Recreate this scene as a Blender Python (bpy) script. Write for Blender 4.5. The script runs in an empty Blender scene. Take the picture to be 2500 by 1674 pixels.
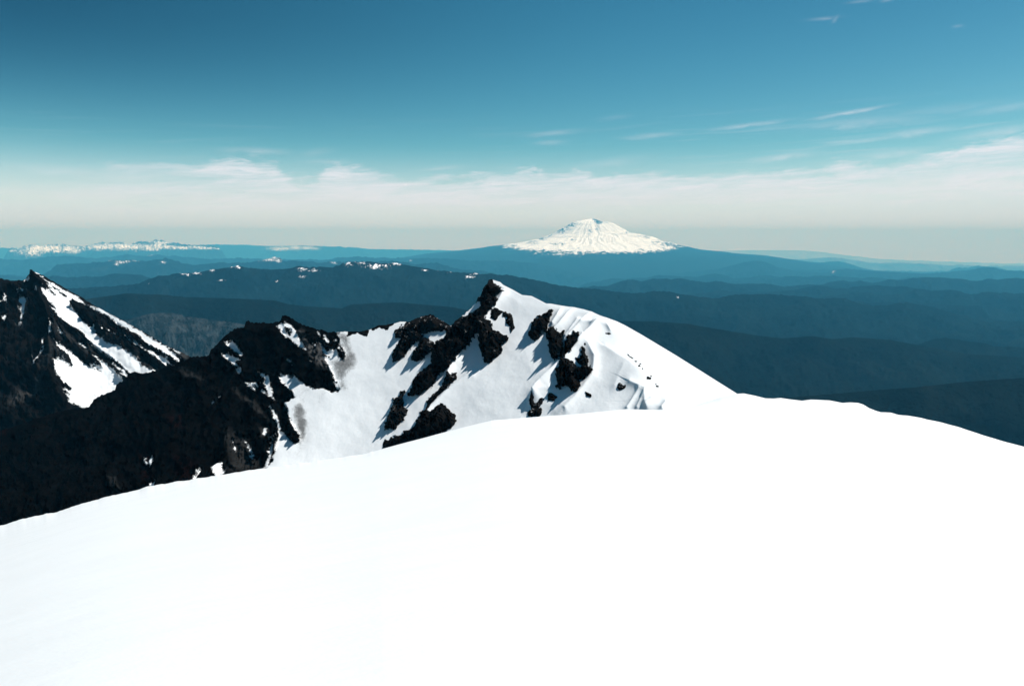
import bpy, math
import numpy as np
from mathutils import Vector

# ------------------------------------------------------------------ scene, camera, sky, sun
scn = bpy.context.scene
col = scn.collection
W, H, F = 2500.0, 1674.0, 1906.5
PITCH = math.atan((837.0 - 582.0) / F)
cam_d = bpy.data.cameras.new("camera")
cam_d.sensor_width = 36.0
cam_d.lens = 36.0 * F / W
cam_d.clip_start = 0.1
cam_d.clip_end = 600000.0
cam = bpy.data.objects.new("camera", cam_d)
cam.location = (0, 0, 0)
cam.rotation_euler = (math.pi / 2 - PITCH, 0, 0)
col.objects.link(cam)
scn.camera = cam

SUN_EL, SUN_AZ = math.radians(57), math.radians(88)     # azimuth from +Y (ahead) towards +X (right)
SUN_STRENGTH, SKY_STRENGTH, EXPOSURE = 4.9, 0.066, 0.30
TINT = (0.62, 1.02, 0.98)
HAZE_DENSITY, HAZE_COLOR, HAZE_ABS = 2.05e-5, (0.11, 0.60, 1.0), (0.62, 0.92, 1.0)

scn.view_settings.view_transform = 'Standard'
scn.view_settings.look = 'None'
scn.view_settings.exposure = EXPOSURE
scn.view_settings.gamma = 1.0
scn.view_settings.use_curve_mapping = False

CP, SP = math.cos(PITCH), math.sin(PITCH)


def ray(px, py):
    """world direction (X/Y, Z/Y) of a picture position of the 2500 px survey grid"""
    x = (np.asarray(px, float) - W / 2) / F
    v = -(np.asarray(py, float) - H / 2) / F
    y = CP + v * SP
    z = v * CP - SP
    return x / y, z / y


class G:
    """small helper to write node maths"""
    def __init__(s, tree): s.t = tree; s.n = tree.nodes; s.l = tree.links
    def link(s, a, sock):
        if isinstance(a, (int, float)): sock.default_value = a
        elif isinstance(a, tuple): sock.default_value = a
        else: s.l.new(a, sock)
    def m(s, op, a, b=0.0, c=0.0, clamp=False):
        n = s.n.new('ShaderNodeMath'); n.operation = op; n.use_clamp = clamp
        s.link(a, n.inputs[0]); s.link(b, n.inputs[1])
        if len(n.inputs) > 2: s.link(c, n.inputs[2])
        return n.outputs[0]
    def vm(s, op, a, b=(0, 0, 0)):
        n = s.n.new('ShaderNodeVectorMath'); n.operation = op
        s.link(a, n.inputs[0]); s.link(b, n.inputs[1])
        return n.outputs[0]
    def rng(s, v, a, b, c=0.0, d=1.0, smooth=False):
        n = s.n.new('ShaderNodeMapRange')
        if smooth: n.interpolation_type = 'SMOOTHSTEP'
        s.link(v, n.inputs[0])
        for i, q in enumerate((a, b, c, d)): s.link(q, n.inputs[i + 1])
        return n.outputs[0]
    def comb(s, x, y, z):
        n = s.n.new('ShaderNodeCombineXYZ'); s.link(x, n.inputs[0]); s.link(y, n.inputs[1]); s.link(z, n.inputs[2])
        return n.outputs[0]
    def sep(s, v):
        n = s.n.new('ShaderNodeSeparateXYZ'); s.link(v, n.inputs[0]); return n.outputs
    def noise(s, vec, scale, detail=4.0, rough=0.55, dist=0.0):
        n = s.n.new('ShaderNodeTexNoise'); n.noise_dimensions = '3D'
        s.link(vec, n.inputs['Vector']); n.inputs['Scale'].default_value = scale
        n.inputs['Detail'].default_value = detail; n.inputs['Roughness'].default_value = rough
        n.inputs['Distortion'].default_value = dist
        return n.outputs[0]
    def mix(s, f, a, b, blend='MIX'):
        n = s.n.new('ShaderNodeMix'); n.data_type = 'RGBA'; n.blend_type = blend
        s.link(f, n.inputs[0]); s.link(a, n.inputs[6]); s.link(b, n.inputs[7])
        return n.outputs[2]
    def attr(s, name):
        n = s.n.new('ShaderNodeAttribute'); n.attribute_name = name; return n.outputs['Fac']


def az_el(px, py):
    u, v = ray(px, py)
    az = math.degrees(math.atan2(float(u), 1.0))
    el = math.degrees(math.atan2(float(v), math.hypot(float(u), 1.0)))
    return az, el


def build_world():
    w = bpy.data.worlds.new("World"); scn.world = w; w.use_nodes = True
    t = w.node_tree; t.nodes.clear(); g = G(t)
    out = t.nodes.new('ShaderNodeOutputWorld'); bg = t.nodes.new('ShaderNodeBackground')
    t.links.new(bg.outputs[0], out.inputs[0]); bg.inputs[1].default_value = SKY_STRENGTH
    sky = t.nodes.new('ShaderNodeTexSky'); sky.sky_type = 'NISHITA'; sky.sun_disc = False
    sky.sun_elevation = SUN_EL; sky.sun_rotation = SUN_AZ
    sky.altitude = 2500; sky.air_density = 1.0; sky.dust_density = 1.2; sky.ozone_density = 1.2
    tint = g.mix(1.0, sky.outputs[0], TINT + (1,), 'MULTIPLY')
    # deeper, more saturated colour overhead, as in the photograph's sky
    sp = t.nodes.new('ShaderNodeSeparateColor'); t.links.new(tint, sp.inputs[0])
    cb = t.nodes.new('ShaderNodeCombineColor')
    for i, (anchor, p, a2) in enumerate(((2.1, 2.3, 2.75), (4.67, 1.55, 5.9), (6.4, 1.45, 7.4))):
        q = g.m('MINIMUM', g.m('DIVIDE', sp.outputs[i], anchor), 1.45)
        t.links.new(g.m('MULTIPLY', g.m('POWER', q, p), a2), cb.inputs[i])
    tint = cb.outputs[0]
    d = t.nodes.new('ShaderNodeTexCoord').outputs['Generated']
    x, y, z = g.sep(d)
    az = g.m('MULTIPLY', g.m('ARCTAN2', x, y), 57.29578)
    el = g.m('MULTIPLY', g.m('ARCSINE', z), 57.29578)
    dk = g.m('MULTIPLY', g.rng(az, 12, -42, 0, 1, True), g.rng(el, 3, 15.5, 0, 1.0, True))
    tint = g.mix(dk, tint, (0.10, 0.72, 1.55, 1))
    # wisps: coordinates stretched along the azimuth, slightly tilted as the bands rise to the right
    tl = g.m('SUBTRACT', el, g.m('MULTIPLY', az, 0.035))
    v1 = g.comb(g.m('MULTIPLY', az, 0.10), g.m('MULTIPLY', tl, 0.55), 0.0)
    n1 = g.noise(v1, 1.6, 7.0, 0.58, 0.6)
    v2 = g.comb(g.m('MULTIPLY', az, 0.05), g.m('MULTIPLY', tl, 1.1), 7.3)
    n2 = g.noise(v2, 2.2, 6.0, 0.6, 0.4)
    v3 = g.comb(g.m('MULTIPLY', az, 0.35), g.m('MULTIPLY', tl, 1.3), 3.1)
    n3 = g.noise(v3, 1.5, 6.0, 0.62, 0.8)
    # upper edge of the cloud bank by azimuth
    tops = [(0, 470), (120, 440), (260, 396), (450, 384), (640, 388), (700, 420), (760, 440), (800, 402), (880, 402), (960, 425),
            (1100, 435), (1250, 415), (1380, 410), (1500, 425), (1650, 420), (1800, 408), (1950, 408), (2080, 395),
            (2250, 378), (2400, 345), (2500, 318)]
    cu = t.nodes.new('ShaderNodeFloatCurve'); cv = cu.mapping.curves[0]
    pts = []
    for px, py in tops:
        a, e = az_el(px, py); pts.append(((a + 40) / 80.0, e / 20.0))
    pts = [(0.0, pts[0][1])] + pts + [(1.0, pts[-1][1])]
    cv.points[0].location = pts[0]; cv.points[1].location = pts[-1]
    for p in pts[1:-1]: cv.points.new(*p)
    cu.mapping.update()
    g.link(g.m('MULTIPLY_ADD', az, 1 / 80.0, 0.5), cu.inputs['Value'])
    top = g.m('MULTIPLY', cu.outputs[0], 20.0)
    wob = g.m('MULTIPLY', g.m('SUBTRACT', n1, 0.5), 2.6)
    wob = g.m('ADD', wob, g.m('MULTIPLY', g.m('SUBTRACT', n3, 0.5), 2.4))
    up = g.rng(g.m('SUBTRACT', g.m('ADD', top, wob), el), -0.25, 0.75, 0, 1, True)
    lo_e = g.rng(az, -30, 0, 1.2, 2.1)
    lo = g.rng(g.m('ADD', g.m('SUBTRACT', el, lo_e), g.m('MULTIPLY', g.m('SUBTRACT', n2, 0.5), 1.6)), -0.5, 0.8, 0.0, 1, True)
    side = g.rng(g.m('ADD', az, g.m('MULTIPLY', g.m('SUBTRACT', n1, 0.5), 30)), -31, -16, 0.12, 1.0, True)
    bank = g.m('MULTIPLY', g.m('MULTIPLY', up, lo), side)
    thin = g.rng(n2, 0.30, 0.62, 0.5, 1.0, True)
    thin3 = g.rng(n1, 0.28, 0.55, 0.6, 1.0, True)
    bank = g.m('MULTIPLY', g.m('MULTIPLY', bank, thin), thin3)
    # single wisps: px, py, half length, half height, rise to the right, strength
    wisps = [(620, 368, 62, 6, 0.0, .5), (165, 418, 110, 10, .03, .5), (130, 457, 45, 6, 0, .4), (30, 466, 55, 7, 0, .3),
             (330, 425, 90, 12, .05, .35), (280, 492, 170, 8, .06, .35), (350, 508, 80, 9, .1, .35), (120, 527, 110, 7, .0, .2),
             (1350, 325, 55, 5, -.08, .5), (1340, 348, 32, 5, -.06, .4), (1600, 330, 50, 5, -.04, .45), (1560, 336, 40, 5, 0, .3),
             (1830, 306, 75, 5, -.08, .6), (2070, 276, 62, 4, -.13, .9), (2100, 300, 110, 11, -.02, .45), (2240, 323, 62, 7, -.06, .7),
             (2440, 322, 75, 9, -.1, .7), (2470, 262, 70, 8, -.08, .4), (2300, 268, 120, 9, -.05, .2), (2180, 375, 90, 8, -.06, .6),
             (1910, 383, 60, 7, -.1, .7), (1480, 400, 90, 12, -.15, .35), (1080, 411, 45, 5, -.1, .45), (2010, 46, 28, 3, 0, .35),
             (2040, 47, 6, 5, -.6, .4), (2100, 4, 22, 3, .0, .3), (2165, 2, 12, 3, 0, .3), (2338, 65, 9, 3, 0, .35), (1500, 287, 32, 6, -.1, .15),
             (1870, 388, 40, 5, 0, .4), (2080, 395, 70, 8, -.02, .3), (200, 566, 30, 7, .02, 1.2), (432, 565, 19, 6, 0, 1.0), (470, 567, 14, 4, 0, .5), (1700, 578, 36, 5, 0, .7), (1800, 581, 32, 4, 0, .7), (800, 395, 50, 6, 0, .3), (770, 372, 35, 9, -.2, .22)]
    vf = g.comb(g.m('MULTIPLY', az, 0.16), g.m('MULTIPLY', g.m('SUBTRACT', el, g.m('MULTIPLY', az, 0.055)), 1.7), 11.0)
    fib = g.noise(vf, 1.7, 9.0, 0.66, 1.6)
    bank = g.m('MULTIPLY', bank, g.rng(fib, 0.33, 0.60, 0.50, 1.12))
    acc = g.m('MINIMUM', bank, 1.0)
    rag = g.rng(n3, 0.30, 0.62, 0.35, 1.1)
    for px, py, hl, hh, rise, s in wisps:
        a0, e0 = az_el(px, py)
        k = 57.3 / F
        da = g.m('SUBTRACT', az, a0)
        de = g.m('ADD', g.m('SUBTRACT', el, e0), g.m('MULTIPLY', da, rise))
        de = g.m('ADD', de, g.m('MULTIPLY', g.m('SUBTRACT', n3, 0.5), hh * k * 2.2))
        q = g.m('ADD', g.m('POWER', g.m('ABSOLUTE', g.m('DIVIDE', da, hl * k)), 2.0),
                g.m('POWER', g.m('ABSOLUTE', g.m('DIVIDE', de, hh * k)), 2.0))
        f = g.m('MULTIPLY', g.m('EXPONENT', g.m('MULTIPLY', q, -1.0)), s * 0.54)
        acc = g.m('MAXIMUM', acc, g.m('MULTIPLY', f, rag))
    # faint stretched veil above the bank, stronger to the right
    veil = g.m('MULTIPLY', g.rng(n2, 0.5, 0.75, 0, 1, True), g.rng(az, -5, 30, 0.05, 0.30, True))
    veil = g.m('MULTIPLY', veil, g.m('MULTIPLY', g.rng(el, 9.5, 6.5, 0, 1, True), g.rng(el, 1.0, 3.0, 0, 1, True)))
    acc = g.m('MAXIMUM', acc, veil)
    # thin ice haze that whitens the lowest sky
    low = g.rng(el, 6.8, -1.0, 0.0, 0.75, True)
    c0 = g.mix(low, tint, (13.0, 10.9, 14.0, 1))
    c1 = g.mix(g.m('MULTIPLY', acc, 0.86, clamp=True), c0, (10.9, 11.0, 12.2, 1))
    t.links.new(c1, bg.inputs[0])
    if hasattr(w, 'cycles'): w.cycles.sampling_method = 'MANUAL'; w.cycles.sample_map_resolution = 1024


build_world()
sd = bpy.data.lights.new("sun", 'SUN'); sd.energy = SUN_STRENGTH; sd.angle = math.radians(0.5); sd.color = (1.0, 0.985, 0.95)
sun = bpy.data.objects.new("sun", sd); col.objects.link(sun)
SUN = Vector((math.cos(SUN_EL) * math.sin(SUN_AZ), math.cos(SUN_EL) * math.cos(SUN_AZ), math.sin(SUN_EL)))
sun.rotation_euler = (-SUN).to_track_quat('-Z', 'Y').to_euler(); sun.location = (300, 0, 500)


# ------------------------------------------------------------------ noise and geometry helpers
def _hash(ix, iy, seed):
    h = (ix.astype(np.int64) * 374761393 + iy.astype(np.int64) * 668265263 + seed * 2147483647) & 0xffffffff
    h = ((h ^ (h >> 13)) * 1274126177) & 0xffffffff
    return (h ^ (h >> 16)) & 0xffffffff


def perlin(x, y, seed=0):
    x = np.asarray(x, float); y = np.asarray(y, float)
    x0 = np.floor(x); y0 = np.floor(y); fx = x - x0; fy = y - y0
    u = fx * fx * fx * (fx * (fx * 6 - 15) + 10); v = fy * fy * fy * (fy * (fy * 6 - 15) + 10)
    def gr(i, j, dx, dy):
        a = _hash(x0 + i, y0 + j, seed) / 4294967296.0 * 2 * math.pi
        return np.cos(a) * dx + np.sin(a) * dy
    a = gr(0, 0, fx, fy); b = gr(1, 0, fx - 1, fy); c = gr(0, 1, fx, fy - 1); d = gr(1, 1, fx - 1, fy - 1)
    return (a + u * (b - a) + v * (c - a) + u * v * (a - b - c + d)) * 1.5


def fbm(x, y, octv=5, seed=0, gain=0.5, lac=2.03):
    s = 0; a = 1; t = 0
    for o in range(octv):
        s = s + a * perlin(x, y, seed + o * 17); t += a
        a *= gain; x = x * lac + 3.1; y = y * lac + 1.7
    return s / t


def ridged(x, y, octv=5, seed=0, gain=0.55, lac=2.1):
    s = 0; a = 1; t = 0
    for o in range(octv):
        s = s + a * (1 - np.abs(perlin(x, y, seed + o * 13)) * 2.2); t += a
        a *= gain; x = x * lac + 5.3; y = y * lac + 2.9
    return s / t


def facets(x, y, seed=0):
    """broken rock: every jittered cell is a plane with its own tilt and step"""
    x = np.asarray(x, float); y = np.asarray(y, float)
    ix = np.floor(x); iy = np.floor(y); best = np.full(x.shape, 1e9); out = np.zeros(x.shape)
    for dx in (-1, 0, 1):
        for dy in (-1, 0, 1):
            cx, cy = ix + dx, iy + dy
            h1 = _hash(cx, cy, seed) / 4294967296.0; h2 = _hash(cx, cy, seed + 7) / 4294967296.0
            h3 = _hash(cx, cy, seed + 13) / 4294967296.0; h4 = _hash(cx, cy, seed + 29) / 4294967296.0
            ux, uy = x - cx - h1, y - cy - h2; d = ux * ux + uy * uy; m = d < best
            best = np.where(m, d, best)
            out = np.where(m, (h3 - .5) * 0.9 + np.cos(h4 * 6.283) * ux * 0.9 + np.sin(h4 * 6.283) * uy * 0.9, out)
    return out


def smooth(a, b, x):
    t = np.clip((x - a) / (b - a), 0, 1); return t * t * (3 - 2 * t)


def fr(frame, pts):
    ox, oy, s = frame
    return np.array([(ox + x / s, oy + y / s) for x, y in pts])


def sdist(px, py, poly):
    """signed distance, positive inside, to a polygon; -40 where far away"""
    out = np.full(px.shape, -40.0)
    lo = poly.min(0) - 40; hi = poly.max(0) + 40
    m = (px > lo[0]) & (px < hi[0]) & (py > lo[1]) & (py < hi[1])
    if not m.any(): return out
    x = px[m]; y = py[m]; d2 = np.full(x.shape, 1e9); ins = np.zeros(x.shape, bool)
    n = len(poly)
    for i in range(n):
        ax, ay = poly[i]; bx, by = poly[(i + 1) % n]
        ex, ey = bx - ax, by - ay; L = ex * ex + ey * ey + 1e-9
        t = np.clip(((x - ax) * ex + (y - ay) * ey) / L, 0, 1)
        d2 = np.minimum(d2, (x - ax - t * ex) ** 2 + (y - ay - t * ey) ** 2)
        c = (ay > y) != (by > y)
        ins ^= c & (x < (bx - ax) * (y - ay) / (by - ay + 1e-12) + ax)
    d = np.sqrt(d2); out[m] = np.clip(np.where(ins, d, -d), -40, 40)
    return out


def line_dist(px, py, pts):
    """distance to a polyline and the side (+ right of travel, in picture with y down)"""
    best = np.full(px.shape, 1e9); side = np.zeros(px.shape)
    for i in range(len(pts) - 1):
        ax, ay = pts[i]; bx, by = pts[i + 1]
        ex, ey = bx - ax, by - ay; L = ex * ex + ey * ey
        t = np.clip(((px - ax) * ex + (py - ay) * ey) / L, 0, 1)
        dx = px - ax - t * ex; dy = py - ay - t * ey
        d = np.hypot(dx, dy); m = d < best
        best = np.where(m, d, best); side = np.where(m, np.sign(ex * dy - ey * dx), side)
    return best, side


class Depth:
    """smooth interpolation of distances (metres ahead) given at survey points"""
    def __init__(s, pts, c=25.0):
        p = np.array(pts, float); s.x = p[:, 0] / 100; s.y = p[:, 1] / 100; s.c = c / 100
        n = len(p); A = np.zeros((n + 3, n + 3))
        A[:n, :n] = np.sqrt((s.x[:, None] - s.x) ** 2 + (s.y[:, None] - s.y) ** 2 + s.c ** 2)
        A[:n, n] = 1; A[:n, n + 1] = s.x; A[:n, n + 2] = s.y; A[n:, :n] = A[:n, n:].T
        b = np.zeros(n + 3); b[:n] = np.log(p[:, 2]); s.w = np.linalg.solve(A, b)
    def __call__(s, px, py):
        x = np.asarray(px) / 100; y = np.asarray(py) / 100
        r = s.w[-3] + s.w[-2] * x + s.w[-1] * y
        for i in range(len(s.x)): r = r + s.w[i] * np.sqrt((x - s.x[i]) ** 2 + (y - s.y[i]) ** 2 + s.c ** 2)
        return np.exp(r)


def grid_mesh(name, P, attrs=None, keep=None, mat=None, parent=None, flip=False):
    """P: (rows, cols, 3) array -> mesh object"""
    R, C = P.shape[:2]
    idx = np.arange(R * C).reshape(R, C)
    q = np.stack([idx[:-1, :-1], idx[1:, :-1], idx[1:, 1:], idx[:-1, 1:]], -1).reshape(-1, 4)
    if flip: q = q[:, ::-1]
    v = P.reshape(-1, 3); at = {k: a.reshape(-1) for k, a in (attrs or {}).items()}
    if keep is not None:
        k = keep.reshape(-1); q = q[k[q].all(1)]
        used = np.zeros(len(v), bool); used[q.reshape(-1)] = True
        rm = np.cumsum(used) - 1; v = v[used]; q = rm[q]; at = {n: a[used] for n, a in at.items()}
    me = bpy.data.meshes.new(name)
    me.vertices.add(len(v)); me.vertices.foreach_set('co', np.ascontiguousarray(v, np.float32).ravel())
    me.loops.add(len(q) * 4); me.loops.foreach_set('vertex_index', np.ascontiguousarray(q, np.int32).ravel())
    me.polygons.add(len(q)); me.polygons.foreach_set('loop_start', np.arange(0, len(q) * 4, 4, dtype=np.int32))
    me.polygons.foreach_set('loop_total', np.full(len(q), 4, np.int32))
    me.update(calc_edges=True); me.validate()
    me.polygons.foreach_set('use_smooth', np.ones(len(me.polygons), bool))
    for n, a in at.items():
        d = me.attributes.new(n, 'FLOAT', 'POINT'); d.data.foreach_set('value', a.astype(np.float32))
    o = bpy.data.objects.new(name, me); col.objects.link(o)
    if mat: me.materials.append(mat)
    if parent: o.parent = parent
    return o


def normals(P):
    dr = np.gradient(P, axis=0); dc = np.gradient(P, axis=1)
    n = np.cross(dr, dc); l = np.linalg.norm(n, axis=-1, keepdims=True); n = n / np.maximum(l, 1e-9)
    vis = np.sum(n * P, -1, keepdims=True)          # camera is the origin: face it
    return np.where(vis > 0, -n, n)


def structure(o): o['kind'] = 'structure'; return o


def tag(o, label, cat, group=None):
    o['label'] = label; o['category'] = cat
    if group: o['group'] = group
    return o


# ------------------------------------------------------------------ materials
def new_mat(name):
    m = bpy.data.materials.new(name); m.use_nodes = True; t = m.node_tree; t.nodes.clear()
    out = t.nodes.new('ShaderNodeOutputMaterial'); b = t.nodes.new('ShaderNodeBsdfPrincipled')
    t.links.new(b.outputs[0], out.inputs[0]); b.inputs['Roughness'].default_value = 0.8
    b.inputs['Specular IOR Level'].default_value = 0.15
    return m, G(t), b


def bump(g, b, h, strength, dist):
    n = g.n.new('ShaderNodeBump'); n.inputs['Strength'].default_value = strength
    n.inputs['Distance'].default_value = dist; g.link(h, n.inputs['Height']); g.l.new(n.outputs[0], b.inputs['Normal'])


SNOW = (0.80, 0.82, 0.83, 1)


def mat_snow_plain():
    m, g, b = new_mat('snowfield_snow')
    p = g.n.new('ShaderNodeNewGeometry').outputs['Position']
    n = g.noise(p, 0.6, 6, 0.5); n2 = g.noise(p, 0.03, 4, 0.5)
    c = g.mix(g.rng(g.m('ADD', g.m('MULTIPLY', n, .35), g.m('MULTIPLY', n2, .65)), 0.35, 0.65), (0.71, 0.725, 0.73, 1), (0.765, 0.78, 0.785, 1))
    g.l.new(c, b.inputs['Base Color']); b.inputs['Roughness'].default_value = 0.7
    st = g.vm('MULTIPLY', p, (0.5, 2.2, 1.0))
    bump(g, b, g.m('ADD', g.noise(st, 0.8, 5, 0.5), g.m('MULTIPLY', g.noise(p, 14, 3, 0.6), 0.08)), 0.35, 0.12)
    return m


def mat_wall(name, sc=1.0, rock_a=(0.0035, 0.0033, 0.0033, 1), rock_b=(0.011, 0.010, 0.0095, 1), bumpd=2.5, speck=1.0):
    """snow or rock by the attribute 'snow' (picture-scale distance to the edge), dirt by 'dirt', rust by 'rust'"""
    m, g, b = new_mat(name)
    p = g.n.new('ShaderNodeNewGeometry').outputs['Position']
    nf = g.noise(p, 0.22 * sc, 7, 0.68); nm = g.noise(p, 0.05 * sc, 5, 0.6); nvf = g.noise(p, 0.9 * sc, 5, 0.7)
    e = g.m('ADD', g.attr('snow'), g.m('MULTIPLY', g.m('SUBTRACT', nf, 0.5), 24.0))
    e = g.m('ADD', e, g.m('MULTIPLY', g.m('SUBTRACT', nvf, 0.5), 14.0))
    sm = g.rng(e, -0.5, 0.5)
    # rock
    st = g.vm('MULTIPLY', p, (1.0, 1.0, 3.5))
    strat = g.noise(st, 0.07 * sc, 8, 0.7, 1.0)
    rc = g.mix(g.rng(strat, 0.42, 0.72), rock_a, rock_b)
    rc = g.mix(g.m('MULTIPLY', g.attr('rust'), g.rng(nf, .35, .65)), rc, (0.03, 0.008, 0.006, 1))
    rc = g.mix(g.m('MULTIPLY', g.attr('scree'), g.rng(nvf, .25, .7, .4, 1.0)), rc, (0.16, 0.16, 0.16, 1))
    # snow with wind blown grit
    ngr = g.noise(p, 2.2 * sc, 3, 0.7)
    dn = g.m('ADD', g.m('ADD', g.m('MULTIPLY', nvf, 0.45), g.m('MULTIPLY', nm, 0.3)), g.m('MULTIPLY', ngr, 0.5))
    dirt = g.m('MULTIPLY', g.rng(g.m('ADD', dn, g.m('MULTIPLY', g.attr('dirt'), 0.36)), 0.80, 1.02), 0.95, clamp=True)
    base = g.mix(g.rng(nm, 0.35, 0.7), (0.80, 0.82, 0.83, 1), (0.78, 0.80, 0.81, 1))
    sc_ = g.mix(dirt, base, (0.12, 0.118, 0.115, 1))
    tiny = g.m('MULTIPLY', g.rng(g.noise(p, 0.5 * sc, 2, 0.5), 0.74, 0.80), 0.5 * speck)
    sc_ = g.mix(tiny, sc_, (0.16, 0.155, 0.15, 1))
    c = g.mix(sm, rc, sc_)
    g.l.new(c, b.inputs['Base Color'])
    g.l.new(g.rng(sm, 0, 1, 1.0, 0.75), b.inputs['Roughness']); g.l.new(g.rng(sm, 0, 1, 0.0, 0.15), b.inputs['Specular IOR Level'])
    hr = g.m('MULTIPLY', g.m('ADD', strat, g.m('MULTIPLY', nf, 0.7)), g.rng(sm, 0, 1, 1.0, 0.0))
    hs = g.m('MULTIPLY', g.m('ADD', nf, g.m('MULTIPLY', nvf, 0.5)), g.rng(sm, 0, 1, 0.0, 0.045))
    bump(g, b, g.m('ADD', hr, hs), 0.8, bumpd)
    return m


def mat_rock(name, snowy=0.5):
    m, g, b = new_mat(name)
    geo = g.n.new('ShaderNodeNewGeometry'); p = geo.outputs['Position']; nz = g.sep(geo.outputs['True Normal'])[2]
    nf = g.noise(p, 0.22, 7, 0.66); nm = g.noise(p, 0.09, 6, 0.65, 0.6)
    rc = g.mix(g.rng(nm, 0.35, 0.7), (0.003, 0.0028, 0.0028, 1), (0.011, 0.010, 0.0095, 1))
    s = g.m('ADD', g.m('MULTIPLY', nf, 1.0), g.m('MULTIPLY', g.m('ABSOLUTE', nz), 0.45))
    sm = g.rng(s, 1.12 - 0.10 * snowy, 1.16 - 0.10 * snowy)
    g.l.new(g.mix(sm, rc, (0.6, 0.61, 0.62, 1)), b.inputs['Base Color'])
    b.inputs['Roughness'].default_value = 1.0; b.inputs['Specular IOR Level'].default_value = 0.0
    bump(g, b, g.m('ADD', nm, nf), 0.9, 2.0)
    return m


def mat_forest(name, a, bcol, rock=0.0, scale=1.0, soft=0.6, pale=(0.018, 0.025, 0.026, 1)):
    m, g, b = new_mat(name)
    p = g.n.new('ShaderNodeNewGeometry').outputs['Position']
    n1 = g.noise(p, 0.0016 * scale, 8, 0.65); n2 = g.noise(p, 0.00035 * scale, 5, 0.6, 0.5)
    c = g.mix(g.rng(n1, 0.35, 0.68), a, bcol)
    clear = g.m('MULTIPLY', g.rng(n2, 0.60, 0.70), g.rng(n1, 0.42, 0.62))
    c = g.mix(g.m('MULTIPLY', clear, 0.75), c, pale)
    if rock:
        v = g.vm('MULTIPLY', p, (1.0, 1.0, 0.35))
        n3 = g.noise(v, 0.006 * scale, 8, 0.72)
        c = g.mix(g.m('MULTIPLY', g.rng(n3, 0.44, 0.60), rock), c, (0.09, 0.105, 0.11, 1))
    e = g.m('ADD', g.attr('snow'), g.m('MULTIPLY', g.m('SUBTRACT', g.noise(g.vm('MULTIPLY', p, (1, .35, 1)), 0.030 * scale, 5, 0.75), 0.5), g.attr('ragged')))
    c = g.mix(g.rng(e, -soft, soft), c, (0.82, 0.85, 0.90, 1))
    g.l.new(c, b.inputs['Base Color']); b.inputs['Specular IOR Level'].default_value = 0.0
    bump(g, b, g.m('ADD', n1, g.noise(p, 0.008 * scale, 5, 0.7)), 0.7, 60 / scale)
    return m


# ------------------------------------------------------------------ frames of the survey and outlines
F1 = (0, 640, 4.127); F2 = (440, 740, 3.733); F3 = (640, 740, 3.733); F4 = (920, 660, 3.92); F5 = (1240, 720, 4.9); F6 = (0, 960, 3.346)
FL = (0, 560, 2.755); FM = (800, 580, 2.602); FR = (1600, 580, 2.602); FA = (1180, 510, 3.903)

# ------------------------------------------------------------------ crater wall: snow ridge, snow bowl and black cliff in one surface
sky_wall = np.vstack([
    fr(F1, [(-1300, 2000), (-400, 1800), (0, 1700), (400, 1560), (600, 1500), (750, 1478), (850, 1470), (900, 1450), (940, 1392), (1010, 1342), (1100, 1308),
            (1160, 1282), (1172, 1228), (1250, 1192), (1285, 1165), (1296, 1112), (1360, 1102), (1440, 1118), (1560, 1096), (1660, 1058), (1750, 1040),
            (1850, 1005)]),
    fr(F2, [(30, 492), (100, 490), (160, 484), (260, 480), (276, 430), (330, 378), (400, 300), (455, 262), (520, 226), (585, 216), (600, 164),
            (625, 160), (660, 176), (740, 176), (820, 181), (900, 166), (918, 150), (930, 114), (960, 110), (992, 122), (1060, 165), (1140, 210), (1200, 218),
            (1270, 245), (1285, 233), (1350, 265), (1400, 258), (1430, 272)]),
    fr(F3, [(700, 262), (760, 258), (800, 262), (850, 262), (900, 262), (1000, 236), (1060, 205), (1120, 205), (1195, 188), (1260, 168), (1320, 170)]),
    fr(F4, [(300, 498), (330, 482), (400, 452), (450, 436), (515, 422), (545, 430), (560, 447), (600, 475), (650, 495), (680, 520), (712, 535), (740, 505), (770, 470),
            (800, 455), (840, 425), (880, 385), (930, 335), (960, 290), (965, 262), (1000, 240), (1012, 185), (1042, 145), (1060, 130), (1070, 95), (1095, 86), (1150, 104), (1180, 112),
            (1210, 140), (1300, 185), (1390, 236), (1480, 245), (1568, 290)]),
    fr(F5, [(460, 104), (510, 104), (650, 130), (800, 150), (900, 170), (1000, 200), (1100, 245), (1200, 285), (1300, 315), (1400, 362), (1600, 475),
            (1800, 595), (2000, 715), (2156, 812)]),
    np.array([(1800, 961), (1860, 1003), (1960, 1075)])])
sky_wall = sky_wall[np.argsort(sky_wall[:, 0], kind='stable')]

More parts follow.
